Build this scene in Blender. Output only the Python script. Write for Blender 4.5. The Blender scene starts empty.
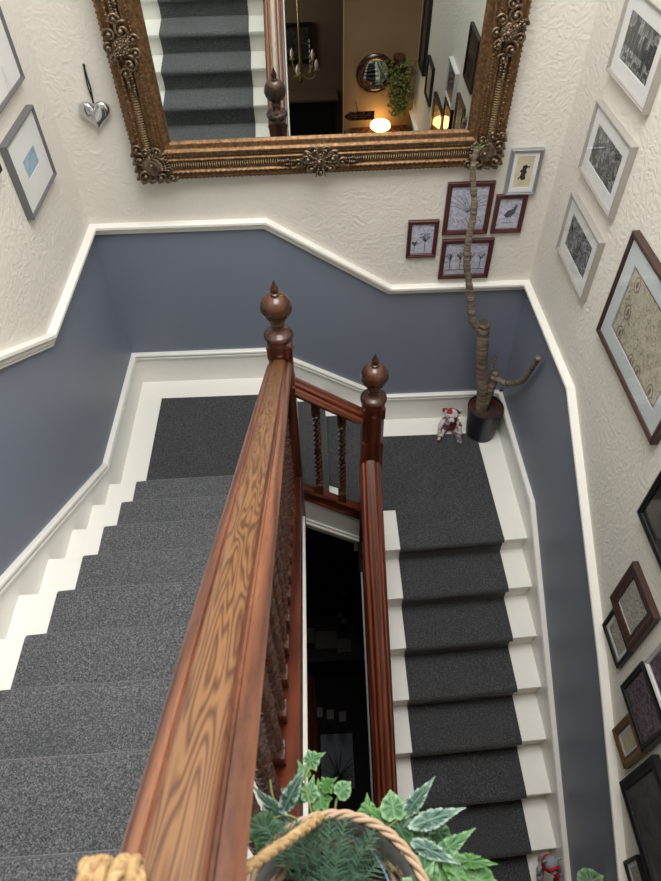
import bpy, bmesh, math, random
from mathutils import Vector, Matrix, Euler
random.seed(7)
sc = bpy.context.scene
C = sc.collection
PI = math.pi

# ------------------------------------------------------------------ camera
cam_d = bpy.data.cameras.new('camera'); cam = bpy.data.objects.new('camera', cam_d); C.objects.link(cam)
sc.camera = cam
cam_d.sensor_fit = 'VERTICAL'; cam_d.sensor_height = 36.0; cam_d.lens = 653.68/881*36.0
cam_d.clip_start = 0.02; cam_d.clip_end = 60
_R = Vector((0.99917886, -0.03631886, -0.01795962)); _U = Vector((0.03917329, 0.75275761, 0.65713121)); _F = Vector((0.01034701, 0.65729515, -0.75356222))
M = Matrix.Identity(4)
for i in range(3):
    M[i][0] = _R[i]; M[i][1] = _U[i]; M[i][2] = -_F[i]
M.translation = (1.36762, -3.64815, 3.92786)
cam.matrix_world = M
cam_d.dof.use_dof = True; cam_d.dof.focus_distance = 3.6; cam_d.dof.aperture_fstop = 9.0

# ------------------------------------------------------------------ world, daylight, exposure
w = bpy.data.worlds.new('world'); sc.world = w; w.use_nodes = True
bg = w.node_tree.nodes['Background']; bg.inputs[0].default_value = (0.9, 0.95, 1.0, 1); bg.inputs[1].default_value = 0.6
def area(name, loc, rot, sx, sy, power, col):
    l = bpy.data.lights.new(name, 'AREA'); l.shape = 'RECTANGLE'; l.size = sx; l.size_y = sy; l.energy = power; l.color = col
    o = bpy.data.objects.new(name, l); C.objects.link(o); o.location = loc; o.rotation_euler = rot; return o
area('rooflight_daylight', (1.5, -1.9, 5.55), (0, 0, 0), 1.9, 2.4, 160, (1.0, 0.992, 0.98))
sc.view_settings.view_transform = 'Standard'; sc.view_settings.look = 'None'
sc.view_settings.exposure = 0.0; sc.view_settings.gamma = 1.0; sc.view_settings.use_curve_mapping = False

# ------------------------------------------------------------------ numbers of the stairwell
W = 2.788; H = 0.522; TOP = 5.6; BOT = -4.3; YB = -4.56
RL, RR = 0.17, 0.1687; GL, GR = 0.2807, 0.2845
YL, YR = -1.111, -1.209; AL, AR = 0.0229, 0.0524
NL = 11; NR = 8
ZF = -NR*RR                      # lower hall floor
SL = RL/GL; SR = RR/GR
def shl(x, y): return y + AL*(x-0.187)
def shr(x, y): return y + AR*(x-2.603)
def lrx(y): return 1.160 - AL*(y+1.15)      # centre line of the left balustrade
def rrx(y): return 1.638

# ------------------------------------------------------------------ material helpers
def S(c): return tuple(((v/255)/12.92 if v/255 <= .04045 else ((v/255+.055)/1.055)**2.4) for v in c[:3]) + (1,)
class N:
    def __init__(s, name, rough=.5, metal=0, spec=.5):
        s.m = bpy.data.materials.new(name); s.m.use_nodes = True; s.t = s.m.node_tree
        s.b = s.t.nodes['Principled BSDF']; s.o = s.t.nodes['Material Output']
        s.b.inputs['Roughness'].default_value = rough; s.b.inputs['Metallic'].default_value = metal
        s.b.inputs['Specular IOR Level'].default_value = spec
        s._co = None
    def n(s, typ, **k):
        x = s.t.nodes.new(typ)
        for a, v in k.items():
            if a in x.inputs.keys(): x.inputs[a].default_value = v
            else: setattr(x, a, v)
        return x
    def l(s, a, b): s.t.links.new(a, b)
    def co(s, scale=(1,1,1), rot=(0,0,0), gen='Object', pre=0):
        tc = s.n('ShaderNodeTexCoord')
        if pre:
            m0 = s.n('ShaderNodeMapping'); m0.inputs['Rotation'].default_value = (pre, 0, 0); s.l(tc.outputs[gen], m0.inputs[0]); mp = s.n('ShaderNodeMapping'); mp.inputs['Scale'].default_value = scale; s.l(m0.outputs[0], mp.inputs[0]); return mp.outputs[0]
        mp = s.n('ShaderNodeMapping'); mp.inputs['Scale'].default_value = scale; mp.inputs['Rotation'].default_value = rot
        s.l(tc.outputs[gen], mp.inputs[0]); return mp.outputs[0]
    def noise(s, v, scale, detail=3, rough=.5, dist=0):
        x = s.n('ShaderNodeTexNoise'); x.inputs['Scale'].default_value = scale; x.inputs['Detail'].default_value = detail
        x.inputs['Roughness'].default_value = rough; x.inputs['Distortion'].default_value = dist; s.l(v, x.inputs['Vector']); return x.outputs['Fac']
    def ramp(s, f, stops, mode='LINEAR'):
        r = s.n('ShaderNodeValToRGB'); r.color_ramp.interpolation = mode; e = r.color_ramp.elements
        while len(e) < len(stops): e.new(.5)
        for el, (p, c) in zip(e, stops): el.position = p; el.color = c if len(c) == 4 else S(c)
        s.l(f, r.inputs[0]); return r.outputs[0]
    def mix(s, f, a, b, typ='MIX'):
        x = s.n('ShaderNodeMix'); x.data_type = 'RGBA'; x.blend_type = typ
        if isinstance(f, (int, float)): x.inputs[0].default_value = f
        else: s.l(f, x.inputs[0])
        for i, q in ((6, a), (7, b)):
            if isinstance(q, tuple): x.inputs[i].default_value = q
            else: s.l(q, x.inputs[i])
        return x.outputs[2]
    def math(s, op, a, b=None):
        x = s.n('ShaderNodeMath'); x.operation = op
        for i, q in ((0, a), (1, b)):
            if q is None: continue
            if isinstance(q, (int, float)): x.inputs[i].default_value = q
            else: s.l(q, x.inputs[i])
        return x.outputs[0]
    def col(s, c):
        if isinstance(c, tuple): s.b.inputs['Base Color'].default_value = c
        else: s.l(c, s.b.inputs['Base Color'])
    def bump(s, h, strength=.3, dist=.01):
        b = s.n('ShaderNodeBump'); b.inputs['Strength'].default_value = strength; b.inputs['Distance'].default_value = dist
        s.l(h, b.inputs['Height']); s.l(b.outputs[0], s.b.inputs['Normal'])
def plain(name, c, rough=.5, metal=0, bump=0, bscale=60, var=.06):
    n = N(name, rough, metal); v = n.co(); f = n.noise(v, bscale, 3)
    a = S(c); lo = tuple(x*(1-var) for x in a[:3])+(1,); hi = tuple(min(1, x*(1+var)) for x in a[:3])+(1,)
    n.col(n.mix(f, lo, hi))
    if bump: n.bump(f, bump, .004)
    return n.m
def paper():
    n = N('embossed_wallpaper', .75, spec=.25); v = n.co()
    d = n.n('ShaderNodeTexNoise'); d.inputs['Scale'].default_value = 9; n.l(v, d.inputs['Vector'])
    vm = n.n('ShaderNodeVectorMath'); vm.operation = 'MULTIPLY_ADD'; n.l(d.outputs['Color'], vm.inputs[0]); vm.inputs[1].default_value = (.12,)*3; n.l(v, vm.inputs[2])
    vo = n.n('ShaderNodeTexVoronoi'); vo.feature = 'SMOOTH_F1'; vo.inputs['Scale'].default_value = 48; n.l(vm.outputs[0], vo.inputs['Vector'])
    f2 = n.noise(vm.outputs[0], 55, 2)
    h = n.math('ADD', vo.outputs['Distance'], n.math('MULTIPLY', f2, .7))
    n.col(n.mix(n.noise(v, 2.5, 2), S((216, 212, 203)), S((222, 219, 210))))
    n.bump(h, .42, .007); return n.m
def heather(name, a, b, c, bias=.5):
    n = N(name, .95, spec=.15); v = n.co()
    f = n.noise(v, 210, 2, .7); f = n.math('ADD', n.math('MULTIPLY', f, .62), n.math('MULTIPLY', n.noise(v, 110, 3, .7), .38)); g = n.noise(v, 6, 3, .5)
    col = n.ramp(f, [(.38, a), (.5, b), (.64, c)])
    col = n.mix(n.math('MULTIPLY', g, .35), col, S(a))
    n.col(col); n.bump(f, .5, .004)
    n.b.inputs['Sheen Weight'].default_value = .5; n.b.inputs['Sheen Roughness'].default_value = .35
    return n.m
def wood(name, dark, mid, lite, axis=1, scale=1.0, rough=.32, pre=0, worn=None):
    n = N(name, rough, spec=.55); sx = [22, 22, 22]; sx[axis] = 1.6
    v = n.co(tuple(q*scale for q in sx), pre=pre)
    f = n.noise(v, 1.4, 5, .6, 1.2)
    sw = [60, 60, 60]; sw[axis] = 3; fine = n.noise(n.co(tuple(q*scale for q in sw), pre=pre), 2.2, 4, .65)
    wv = n.n('ShaderNodeTexWave'); wv.wave_type = 'RINGS'; wv.rings_direction = 'Y' if axis == 1 else 'Z'
    wv.inputs['Scale'].default_value = .55; wv.inputs['Distortion'].default_value = 11; wv.inputs['Detail'].default_value = 3; wv.inputs['Detail Scale'].default_value = .8
    n.l(v, wv.inputs['Vector'])
    k = n.math('ADD', n.math('MULTIPLY', wv.outputs['Fac'], .45), n.math('MULTIPLY', f, .55))
    col = n.ramp(k, [(.22, dark), (.5, mid), (.75, lite)])
    col = n.mix(n.math('MULTIPLY', fine, .45), col, S(dark))
    if worn:
        # handling wear along the crown of the rail: thinner stain on the ridge, red stain left on the shoulders
        tc = n.n('ShaderNodeTexCoord'); sp = n.n('ShaderNodeSeparateXYZ'); n.l(tc.outputs['Object'], sp.inputs[0])
        ax = n.math('ABSOLUTE', n.math('ADD', sp.outputs[0], n.math('MULTIPLY', n.math('SUBTRACT', f, .5), .012)))
        msk = n.ramp(ax, [(.024, (1,1,1,1)), (.031, (0,0,0,1))])
        g1 = n.noise(n.co((26, 1.9, 26)), 1.0, 2, .4, .25)
        rg_ = n.math('PINGPONG', n.math('MULTIPLY', g1, 34), 1.0)
        k2 = n.ramp(rg_, [(.0, worn[0]), (.38, worn[1]), (.75, worn[2]), (1, worn[2])])
        k2 = n.mix(n.ramp(n.noise(n.co((9, 1.2, 9)), 1.3, 3), [(.4, (0,0,0,1)), (.62, (.7,.7,.7,1))]), k2, S(worn[1]), 'MULTIPLY') if False else k2
        sh_ = n.ramp(n.noise(n.co((60, 20, 60)), 1.6, 5, .7), [(.42, (0,0,0,1)), (.6, (1,1,1,1))]); col = n.mix(n.math('MULTIPLY', sh_, .35), col, S(mid))
        col = n.mix(n.math('MULTIPLY', n.ramp(rg_, [(0, (1,1,1,1)), (.3, (0,0,0,1))]), .4), col, S(dark))
        k2 = n.mix(n.math('MULTIPLY', fine, .3), k2, S(worn[0]))
        col = n.mix(msk, col, k2)
    n.col(col); n.bump(fine, .12, .003)
    n.b.inputs['Coat Weight'].default_value = .25; n.b.inputs['Coat Roughness'].default_value = .22
    return n.m
MT = {}
MT['paper'] = paper()
MT['blue'] = plain('blue_grey_wall_paint', (121, 129, 144), .45, bump=.08, bscale=40, var=.03)
MT['gloss'] = plain('white_gloss_paint', (236, 234, 227), .33, bump=.03, bscale=30, var=.02)
MT['whitewood'] = plain('white_painted_boards', (238, 236, 229), .4, bump=.05, bscale=25, var=.02)
MT['white'] = plain('white_ceiling_paint', (238, 236, 230), .7)
MT['carpet'] = heather('charcoal_heather_carpet', (54, 55, 57), (92, 93, 96), (140, 141, 144))
MT['carpet2'] = heather('shade_toned_charcoal_carpet', (42, 43, 44), (68, 69, 71), (104, 105, 107))  # same carpet, coloured darker where less daylight reaches
MT['rail'] = wood('worn_pine_handrail', (66, 36, 24), (118, 70, 48), (148, 98, 70), 1, 1.0, .34, worn=((74, 46, 28), (110, 74, 46), (134, 96, 62)))
MT['mahog'] = wood('red_brown_varnished_wood', (44, 17, 11), (84, 34, 22), (112, 50, 32), 2, .9, .28)
MT['mahogy'] = wood('red_brown_varnished_rail', (52, 22, 14), (102, 46, 29), (138, 74, 48), 1, .9, .28)
MT['stringl'] = wood('red_brown_string_board', (56, 24, 15), (96, 43, 28), (122, 62, 40), 1, .6, .3, pre=math.atan(SL))
MT['stringx'] = wood('red_brown_short_string', (56, 24, 15), (96, 43, 28), (122, 62, 40), 0, .6, .3)
MT['stringr'] = wood('red_brown_string_board', (56, 24, 15), (96, 43, 28), (122, 62, 40), 1, .6, .3, pre=-math.atan(SR))
MT['darkwood'] = wood('dark_turned_wood', (48, 24, 14), (76, 40, 24), (98, 56, 34), 2, .35, .25)
def gold():
    n = N('antique_bronze_gilding', .42, .72); v = n.co()
    f = n.noise(v, 60, 4, .6); g = n.noise(v, 160, 3, .6)
    c = n.ramp(f, [(.3, (84, 62, 42)), (.5, (118, 88, 60)), (.7, (150, 118, 82))]); n.col(n.mix(n.math('MULTIPLY', g, .35), c, S((58, 38, 24))))
    n.bump(g, .35, .003); return n.m
MT['gold'] = gold()
MT['gilt'] = plain('rubbed_pale_gilding', (176, 152, 118), .35, .6, bump=.2, var=.25)
def silv():
    n = N('aged_pewter_gilding', .4, .75); v = n.co(); f = n.noise(v, 40, 4, .6)
    n.col(n.ramp(f, [(.3, (74, 60, 48)), (.55, (122, 104, 86)), (.75, (160, 142, 118))])); n.bump(f, .3, .004); return n.m
MT['ornament'] = silv()
m = N('mirror_silvering', 0.0, 1.0); m.col(S((226, 232, 228))); MT['mirror'] = m.m
def glass():
    n = N('picture_glass', .03); t = n.n('ShaderNodeBsdfTransparent'); g = n.n('ShaderNodeBsdfGlossy'); g.inputs['Roughness'].default_value = .04
    lw = n.n('ShaderNodeLayerWeight'); lw.inputs[0].default_value = .5; mx = n.n('ShaderNodeMixShader')
    n.l(n.math('ADD', n.math('MULTIPLY', n.math('POWER', lw.outputs['Facing'], 4.5), .55), .02), mx.inputs[0]); n.l(t.outputs[0], mx.inputs[1]); n.l(g.outputs[0], mx.inputs[2]); n.l(mx.outputs[0], n.o.inputs[0]); return n.m
MT['glass'] = glass()
MT['matw'] = plain('white_mount_card', (228, 228, 228), .8)
MT['matb'] = plain('pale_blue_mount_card', (200, 208, 212), .8)
MT['black'] = plain('black_lacquer', (18, 18, 20), .3)
MT['blackmatte'] = plain('black_plastic', (30, 32, 38), .42)
MT['brownfr'] = plain('brown_frame_wood', (62, 41, 35), .35, bump=.1)
MT['redfr'] = plain('red_mahogany_frame', (74, 35, 33), .32, bump=.1)
MT['greyfr'] = plain('brushed_grey_frame', (176, 172, 165), .4, .35)
MT['gunfr'] = plain('gunmetal_frame', (112, 110, 114), .38, .4)
MT['silvfr'] = plain('silver_frame', (170, 172, 176), .3, .8)
MT['whitefr'] = plain('white_silver_frame', (214, 214, 214), .25, .3)
MT['goldfr'] = plain('old_gold_frame', (146, 116, 70), .35, .7, bump=.2)
MT['chrome'] = plain('polished_silver', (205, 205, 208), .12, 1.0, var=.02)
MT['ribbon'] = plain('black_ribbon', (22, 22, 24), .6)
def art(name, stops, scale=(30, 30, 30), dist=0, detail=6, vor=None):
    n = N(name, .7, spec=.2); v = n.co(scale); f = n.noise(v, 1, detail, .65, dist)
    if vor:
        x = n.n('ShaderNodeTexVoronoi'); x.feature = 'DISTANCE_TO_EDGE'; x.inputs['Scale'].default_value = vor
        dv = n.n('ShaderNodeTexNoise'); dv.inputs['Scale'].default_value = 14; tc = n.co(); n.l(tc, dv.inputs['Vector'])
        vm = n.n('ShaderNodeVectorMath'); vm.operation = 'MULTIPLY_ADD'; n.l(dv.outputs['Color'], vm.inputs[0]); vm.inputs[1].default_value = (.16,)*3; n.l(tc, vm.inputs[2]); n.l(vm.outputs[0], x.inputs['Vector'])
        e = n.ramp(x.outputs['Distance'], [(0, (0,0,0,1)), (.05, (1,1,1,1))])
        n.col(n.mix(n.math('MULTIPLY', n.math('SUBTRACT', 1, e), .75), n.ramp(f, stops), S((78, 70, 62))))
    else: n.col(n.ramp(f, stops))
    return n.m
A = {}
A['city'] = art('black_and_white_photo', [(.3, (28,28,30)), (.45, (84,84,86)), (.55, (150,150,150)), (.7, (210,210,210))], (36, 36, 16), 1)
A['park'] = art('black_and_white_crowd_photo', [(.32, (20,20,22)), (.46, (70,70,72)), (.58, (140,140,142)), (.7, (200,200,200))], (26, 26, 26), 2)
A['map'] = art('old_map_print', [(.3, (138,132,116)), (.45, (182,178,158)), (.6, (194,190,172)), (.72, (164,146,138))], (22, 22, 22), 1, vor=22)
A['sketch'] = art('lavender_pencil_sketch', [(.32, (132,136,158)), (.5, (190,192,208)), (.65, (214,214,226))], (26, 26, 40), 1.5)
A['blue'] = art('blue_watercolour', [(.35, (106,146,176)), (.5, (140,176,198)), (.7, (186,204,210))], (22, 22, 22), 1)
A['cream'] = art('cream_card', [(.35, (196,186,156)), (.65, (216,208,184))], (20, 20, 20))
A['purple'] = art('purple_brown_print', [(.35, (66,54,62)), (.5, (102,88,98)), (.65, (150,136,146))], (60, 60, 60), 1)
A['ink'] = art('grey_ink_print', [(.35, (110,106,100)), (.5, (182,178,168)), (.6, (206,202,192))], (50, 50, 50), 2)
A['dark'] = art('dark_oil_print', [(.35, (30,26,24)), (.55, (56,50,46)), (.7, (86,80,72))], (12, 12, 12), 1)
A['greyart'] = art('pale_grey_brown_print', [(.35, (70,72,70)), (.6, (98,100,96)), (.75, (120,118,108))], (9, 9, 9), 1)

# ------------------------------------------------------------------ mesh helpers
def nb(): return bmesh.new()
def obj(name, bm, mats, parent=None, smooth=False, bevel=0, bseg=2, loc=None, rot=None):
    me = bpy.data.meshes.new(name)
    bmesh.ops.recalc_face_normals(bm, faces=bm.faces)
    if bevel:
        bmesh.ops.bevel(bm, geom=[e for e in bm.edges if len(e.link_faces) == 2 and e.calc_face_angle(0) > .5], offset=bevel, segments=bseg, affect='EDGES', profile=.6)
    bm.to_mesh(me); bm.free()
    for m_ in (mats if isinstance(mats, (list, tuple)) else [mats]): me.materials.append(m_)
    if smooth:
        for p_ in me.polygons: p_.use_smooth = True
        if smooth == 'auto':
            try: me.set_sharp_from_angle(angle=math.radians(38))
            except Exception: pass
    o = bpy.data.objects.new(name, me); C.objects.link(o)
    if parent: o.parent = parent
    if loc: o.location = loc
    if rot: o.rotation_euler = rot
    return o
def tag(o, label, cat, group=None, kind=None):
    o['label'] = label; o['category'] = cat
    if group: o['group'] = group
    if kind: o['kind'] = kind
    return o
def thing(name, label, cat, loc=(0,0,0), rot=(0,0,0), group=None):
    o = bpy.data.objects.new(name, None); o.empty_display_size = .05; C.objects.link(o); o.location = loc; o.rotation_euler = rot
    return tag(o, label, cat, group)
def struct(name, bm, m, **k):
    o = obj(name, bm, m, **k); o['kind'] = 'structure'; return o
def box(bm, x0, x1, y0, y1, z0, z1, mi=0):
    vs = [bm.verts.new((x, y, z)) for x in (x0, x1) for y in (y0, y1) for z in (z0, z1)]
    for f in ((0,1,3,2), (4,6,7,5), (0,4,5,1), (2,3,7,6), (0,2,6,4), (1,5,7,3)):
        bm.faces.new([vs[i] for i in f]).material_index = mi
def prism(bm, poly, vec, mi=0):
    a = [bm.verts.new(p_) for p_ in poly]; b = [bm.verts.new(Vector(p_)+Vector(vec)) for p_ in poly]; n = len(a)
    fs = [bm.faces.new(a), bm.faces.new(b[::-1])]
    for i in range(n): fs.append(bm.faces.new((a[i], b[i], b[(i+1) % n], a[(i+1) % n])))
    for f in fs: f.material_index = mi
def slab(bm, poly2, z0, z1): prism(bm, [(x, y, z0) for x, y in poly2], (0, 0, z1-z0))
def lathe(bm, prof, seg=24, cx=0, cy=0, cz=0, tilt=None):
    rings = []
    for r, z in prof:
        rings.append([bm.verts.new((cx+r*math.cos(2*PI*i/seg), cy+r*math.sin(2*PI*i/seg), cz+z)) for i in range(seg)])
    for a, b in zip(rings, rings[1:]):
        for i in range(seg): bm.faces.new((a[i], a[(i+1) % seg], b[(i+1) % seg], b[i]))
    bm.faces.new(rings[0][::-1]); bm.faces.new(rings[-1])
def frames(pts):
    pts = [Vector(p_) for p_ in pts]; T = []
    for i in range(len(pts)):
        a = pts[max(i-1, 0)]; b = pts[min(i+1, len(pts)-1)]; T.append((b-a).normalized())
    up = Vector((0, 0, 1)) if abs(T[0].z) < .9 else Vector((1, 0, 0))
    n = (up - T[0]*up.dot(T[0])).normalized(); out = []
    for t in T:
        n = (n - t*n.dot(t)).normalized(); out.append((n, t.cross(n)))
    return pts, out
def tube(bm, pts, r, seg=8, cap=True, mi=0):
    pts, fr = frames(pts); R_ = r if isinstance(r, (list, tuple)) else [r]*len(pts); rings = []
    for p_, (n, b), q in zip(pts, fr, R_):
        rings.append([bm.verts.new(p_ + n*q*math.cos(2*PI*i/seg) + b*q*math.sin(2*PI*i/seg)) for i in range(seg)])
    for a, b in zip(rings, rings[1:]):
        for i in range(seg): bm.faces.new((a[i], a[(i+1) % seg], b[(i+1) % seg], b[i])).material_index = mi
    if cap: bm.faces.new(rings[0][::-1]).material_index = mi; bm.faces.new(rings[-1]).material_index = mi
def ball(bm, c, r, seg=12, rot=None, mi=0):
    r = (r, r, r) if isinstance(r, (int, float)) else r
    m_ = Matrix.Translation(c) @ (rot.to_matrix().to_4x4() if rot else Matrix.Identity(4)) @ Matrix.Diagonal((*r, 1))
    g = bmesh.ops.create_uvsphere(bm, u_segments=seg, v_segments=max(6, seg//2+2), radius=1, matrix=m_)
    if mi:
        for v in g['verts']:
            for f in v.link_faces: f.material_index = mi
def sweep(bm, path, prof, up=Vector((0, 0, 1)), closed=False):
    """profile (a, b): a along side vector, b along up; mitred at the corners"""
    path = [Vector(p_) for p_ in path]; n = len(path); rings = []
    for i, p_ in enumerate(path):
        if closed or 0 < i < n-1:
            d0 = (p_-path[i-1]).normalized(); d1 = (path[(i+1) % n]-p_).normalized()
        elif i == 0: d0 = d1 = (path[1]-p_).normalized()
        else: d0 = d1 = (p_-path[i-1]).normalized()
        s0 = d0.cross(up).normalized(); s1 = d1.cross(up).normalized(); s = (s0+s1)
        s = s/(s.length_squared/2) if s.length > 1e-6 else s0
        rings.append([bm.verts.new(p_ + s*a + up*b) for a, b in prof])
    m_ = len(prof)
    for i in range(n if closed else n-1):
        a, b = rings[i], rings[(i+1) % n]
        for j in range(m_): bm.faces.new((a[j], a[(j+1) % m_], b[(j+1) % m_], b[j]))
    if not closed: bm.faces.new(rings[0][::-1]); bm.faces.new(rings[-1])
    return rings

# ================================================================== SETTING
# lines of the dado rail tops and skirting tops, written as (position, height)
DB = [(0, H+1.307), (1.072, H+1.307), (1.863, 1.307), (W, 1.307)]
DLt = [(0, H+1.307), (-1.04, H+1.312), (-4.1, H+1.312+3.06*.604), (YB, H+1.312+3.06*.604)]
DRt = [(0, 1.307), (-1.06, 1.335), (-2.333, .612), (-3.30, -.02), (YB, -.02)]
SB = [(0, H+.276), (1.0, H+.276), (1.86, .276), (W, .276)]
SLt = [(0, H+.276), (-1.06, .825), (-2.275, 1.554), (-4.1, 2.66), (YB, 2.66)]
SRt = [(0, .276), (-1.09, .276), (-3.35, ZF+.276), (YB, ZF+.276)]
def wall(name, line, to3, nrm, far0, far1):
    """one wall: painted blue below the dado line, wallpaper above it; nrm points out of the room"""
    bm = nb(); Vn = Vector(nrm)*.12
    def quad(z0s, z1s, mi):
        for (a, za), (b, zb), (_, ya), (_, yb) in zip(z0s, z0s[1:], z1s, z1s[1:]):
            prism(bm, [to3(a, za), to3(b, zb), to3(b, yb), to3(a, ya)], Vn, mi)
    quad([(p_, far0) for p_, _ in line], line, 1)
    quad(line, [(p_, far1) for p_, _ in line], 0)
    o = struct(name, bm, [MT['paper'], MT['blue']]); return o
off = lambda L_: [(a, b-.03) for a, b in L_]
wall('wall_back', off(DB), lambda a, z: (a, 0, z), (0, 1, 0), BOT, TOP)
wall('wall_left', off(DLt), lambda a, z: (0, a, z), (-1, 0, 0), BOT, TOP)
wall('wall_right', off(DRt), lambda a, z: (W, a, z), (1, 0, 0), BOT, TOP)
bm = nb(); box(bm, -.12, W+.12, YB-.6, .12, TOP, TOP+.1)
bmesh.ops.delete(bm, geom=bm.verts[:], context='VERTS')
box(bm, -.12, .5, -6.2, .12, TOP, TOP+.12); box(bm, 2.5, W+.12, -6.2, .12, TOP, TOP+.12)
box(bm, .5, 2.5, -.65, .12, TOP, TOP+.12); box(bm, .5, 2.5, -6.2, -3.15, TOP, TOP+.12)
struct('ceiling', bm, MT['white'])
bm = nb(); box(bm, .5, .56, -3.15, -.65, TOP-.04, TOP+.2); box(bm, 2.44, 2.5, -3.15, -.65, TOP-.04, TOP+.2); box(bm, .5, 2.5, -.7, -.65, TOP-.04, TOP+.2); box(bm, .5, 2.5, -3.15, -3.1, TOP-.04, TOP+.2)
struct('window_1', bm, MT['gloss'])

def moulding(name, line, to3, out, side_prof, m_):
    """sweep a profile (height below the line, projection out) along a wall line"""
    bm = nb(); O = Vector(out); rings = []
    pts = [Vector(to3(a, z)) for a, z in line]
    for i, p_ in enumerate(pts):
        d0 = (p_-pts[i-1]).normalized() if i else (pts[1]-p_).normalized()
        d1 = (pts[i+1]-p_).normalized() if i < len(pts)-1 else d0
        dn0 = O.cross(d0); dn1 = O.cross(d1)
        if dn0.z > 0: dn0 = -dn0
        if dn1.z > 0: dn1 = -dn1
        s = dn0+dn1; s = s/(s.length_squared/2)
        rings.append([bm.verts.new(p_ + s*h_ + O*q) for h_, q in side_prof])
    k = len(side_prof)
    for a, b in zip(rings, rings[1:]):
        for j in range(k): bm.faces.new((a[j], a[(j+1) % k], b[(j+1) % k], b[j]))
    bm.faces.new(rings[0][::-1]); bm.faces.new(rings[-1])
    return struct(name, bm, m_)
DP = [(0, 0), (0, .036), (.006, .044), (.020, .045), (.027, .036), (.030, .026), (.036, .030), (.047, .027), (.050, .016), (.055, .020), (.064, .018), (.068, 0)]
SP = lambda d: [(0, 0), (0, .022), (.006, .031), (.016, .033), (.023, .018), (.029, .018), (.034, .031), (.046, .030), (.052, .02), (d, .02), (d, 0)]
tb = lambda a, z: (a, 0, z); tl = lambda a, z: (0, a, z); tr = lambda a, z: (W, a, z)
moulding('trim_1', DB, tb, (0, -1, 0), DP, MT['gloss'])
moulding('trim_2', DLt, tl, (1, 0, 0), DP, MT['gloss'])
moulding('trim_3', DRt, tr, (-1, 0, 0), DP, MT['gloss'])
moulding('baseboard_back', SB, tb, (0, -1, 0), SP(.42), MT['gloss'])
moulding('baseboard_left', SLt, tl, (1, 0, 0), SP(.5), MT['gloss'])
moulding('baseboard_right', SRt, tr, (-1, 0, 0), SP(.45), MT['gloss'])

# ---------------------------------------------------------------- floors of hall and landings
bm = nb(); box(bm, 1.2, W, YB-.1, YR-GR*(NR-1)-.02, ZF-.2, ZF)
box(bm, -.0, 1.2, YB-.1, -3.3, ZF-.2, ZF)
struct('floor', bm, plain('dark_hall_boards', (64, 52, 44), .5))
bm = nb(); box(bm, 0, W, YB-1.6, -3.95, H+NL*RL-.26, H+NL*RL)
struct('floor_upper', bm, MT['white'])
bm = nb(); box(bm, -.12, W+.12, YB-1.7, YB-1.6, 2.1, TOP); struct('wall_upper_hall', bm, MT['paper'])
bm = nb()
box(bm, -.12, 0, YB-1.7, YB, 2.1, TOP); box(bm, W, W+.12, YB-1.7, YB, 2.1, TOP); struct('wall_upper_sides', bm, MT['paper'])
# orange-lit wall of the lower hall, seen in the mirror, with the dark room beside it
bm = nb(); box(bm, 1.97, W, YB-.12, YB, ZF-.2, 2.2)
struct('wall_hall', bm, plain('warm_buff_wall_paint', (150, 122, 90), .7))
bm = nb(); box(bm, 1.93, 1.985, YB-.14, YB+.02, ZF, 2.13); struct('trim_4', bm, plain('tan_door_frame', (150, 118, 86), .5))
bm = nb()
box(bm, -.5, 2.6, -6.2, -6.1, ZF, 2.2); box(bm, -.6, -.5, -6.2, YB, ZF, 2.2); box(bm, 2.6, 2.7, -6.2, YB-.12, ZF, 2.2)
box(bm, -.6, .95, YB-.12, YB, ZF, 2.2)
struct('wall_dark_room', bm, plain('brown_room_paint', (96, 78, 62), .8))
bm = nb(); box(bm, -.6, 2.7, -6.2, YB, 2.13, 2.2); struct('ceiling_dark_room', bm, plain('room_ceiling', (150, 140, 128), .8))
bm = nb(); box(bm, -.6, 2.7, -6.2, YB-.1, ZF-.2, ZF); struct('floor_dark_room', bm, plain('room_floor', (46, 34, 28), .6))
# the storey below the well, floor and walls coloured near black for its shade
bm = nb(); box(bm, -.12, W+.12, YB-.12, .12, BOT-.1, BOT); struct('floor_lower', bm, plain('shade_toned_lower_floor', (22, 19, 18), .7))
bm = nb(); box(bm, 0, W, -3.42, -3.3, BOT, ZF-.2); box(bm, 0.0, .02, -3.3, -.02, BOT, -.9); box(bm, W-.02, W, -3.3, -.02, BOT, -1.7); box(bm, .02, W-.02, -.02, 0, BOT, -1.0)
struct('wall_lower', bm, plain('shade_toned_lower_wall', (24, 21, 20), .8))

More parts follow.
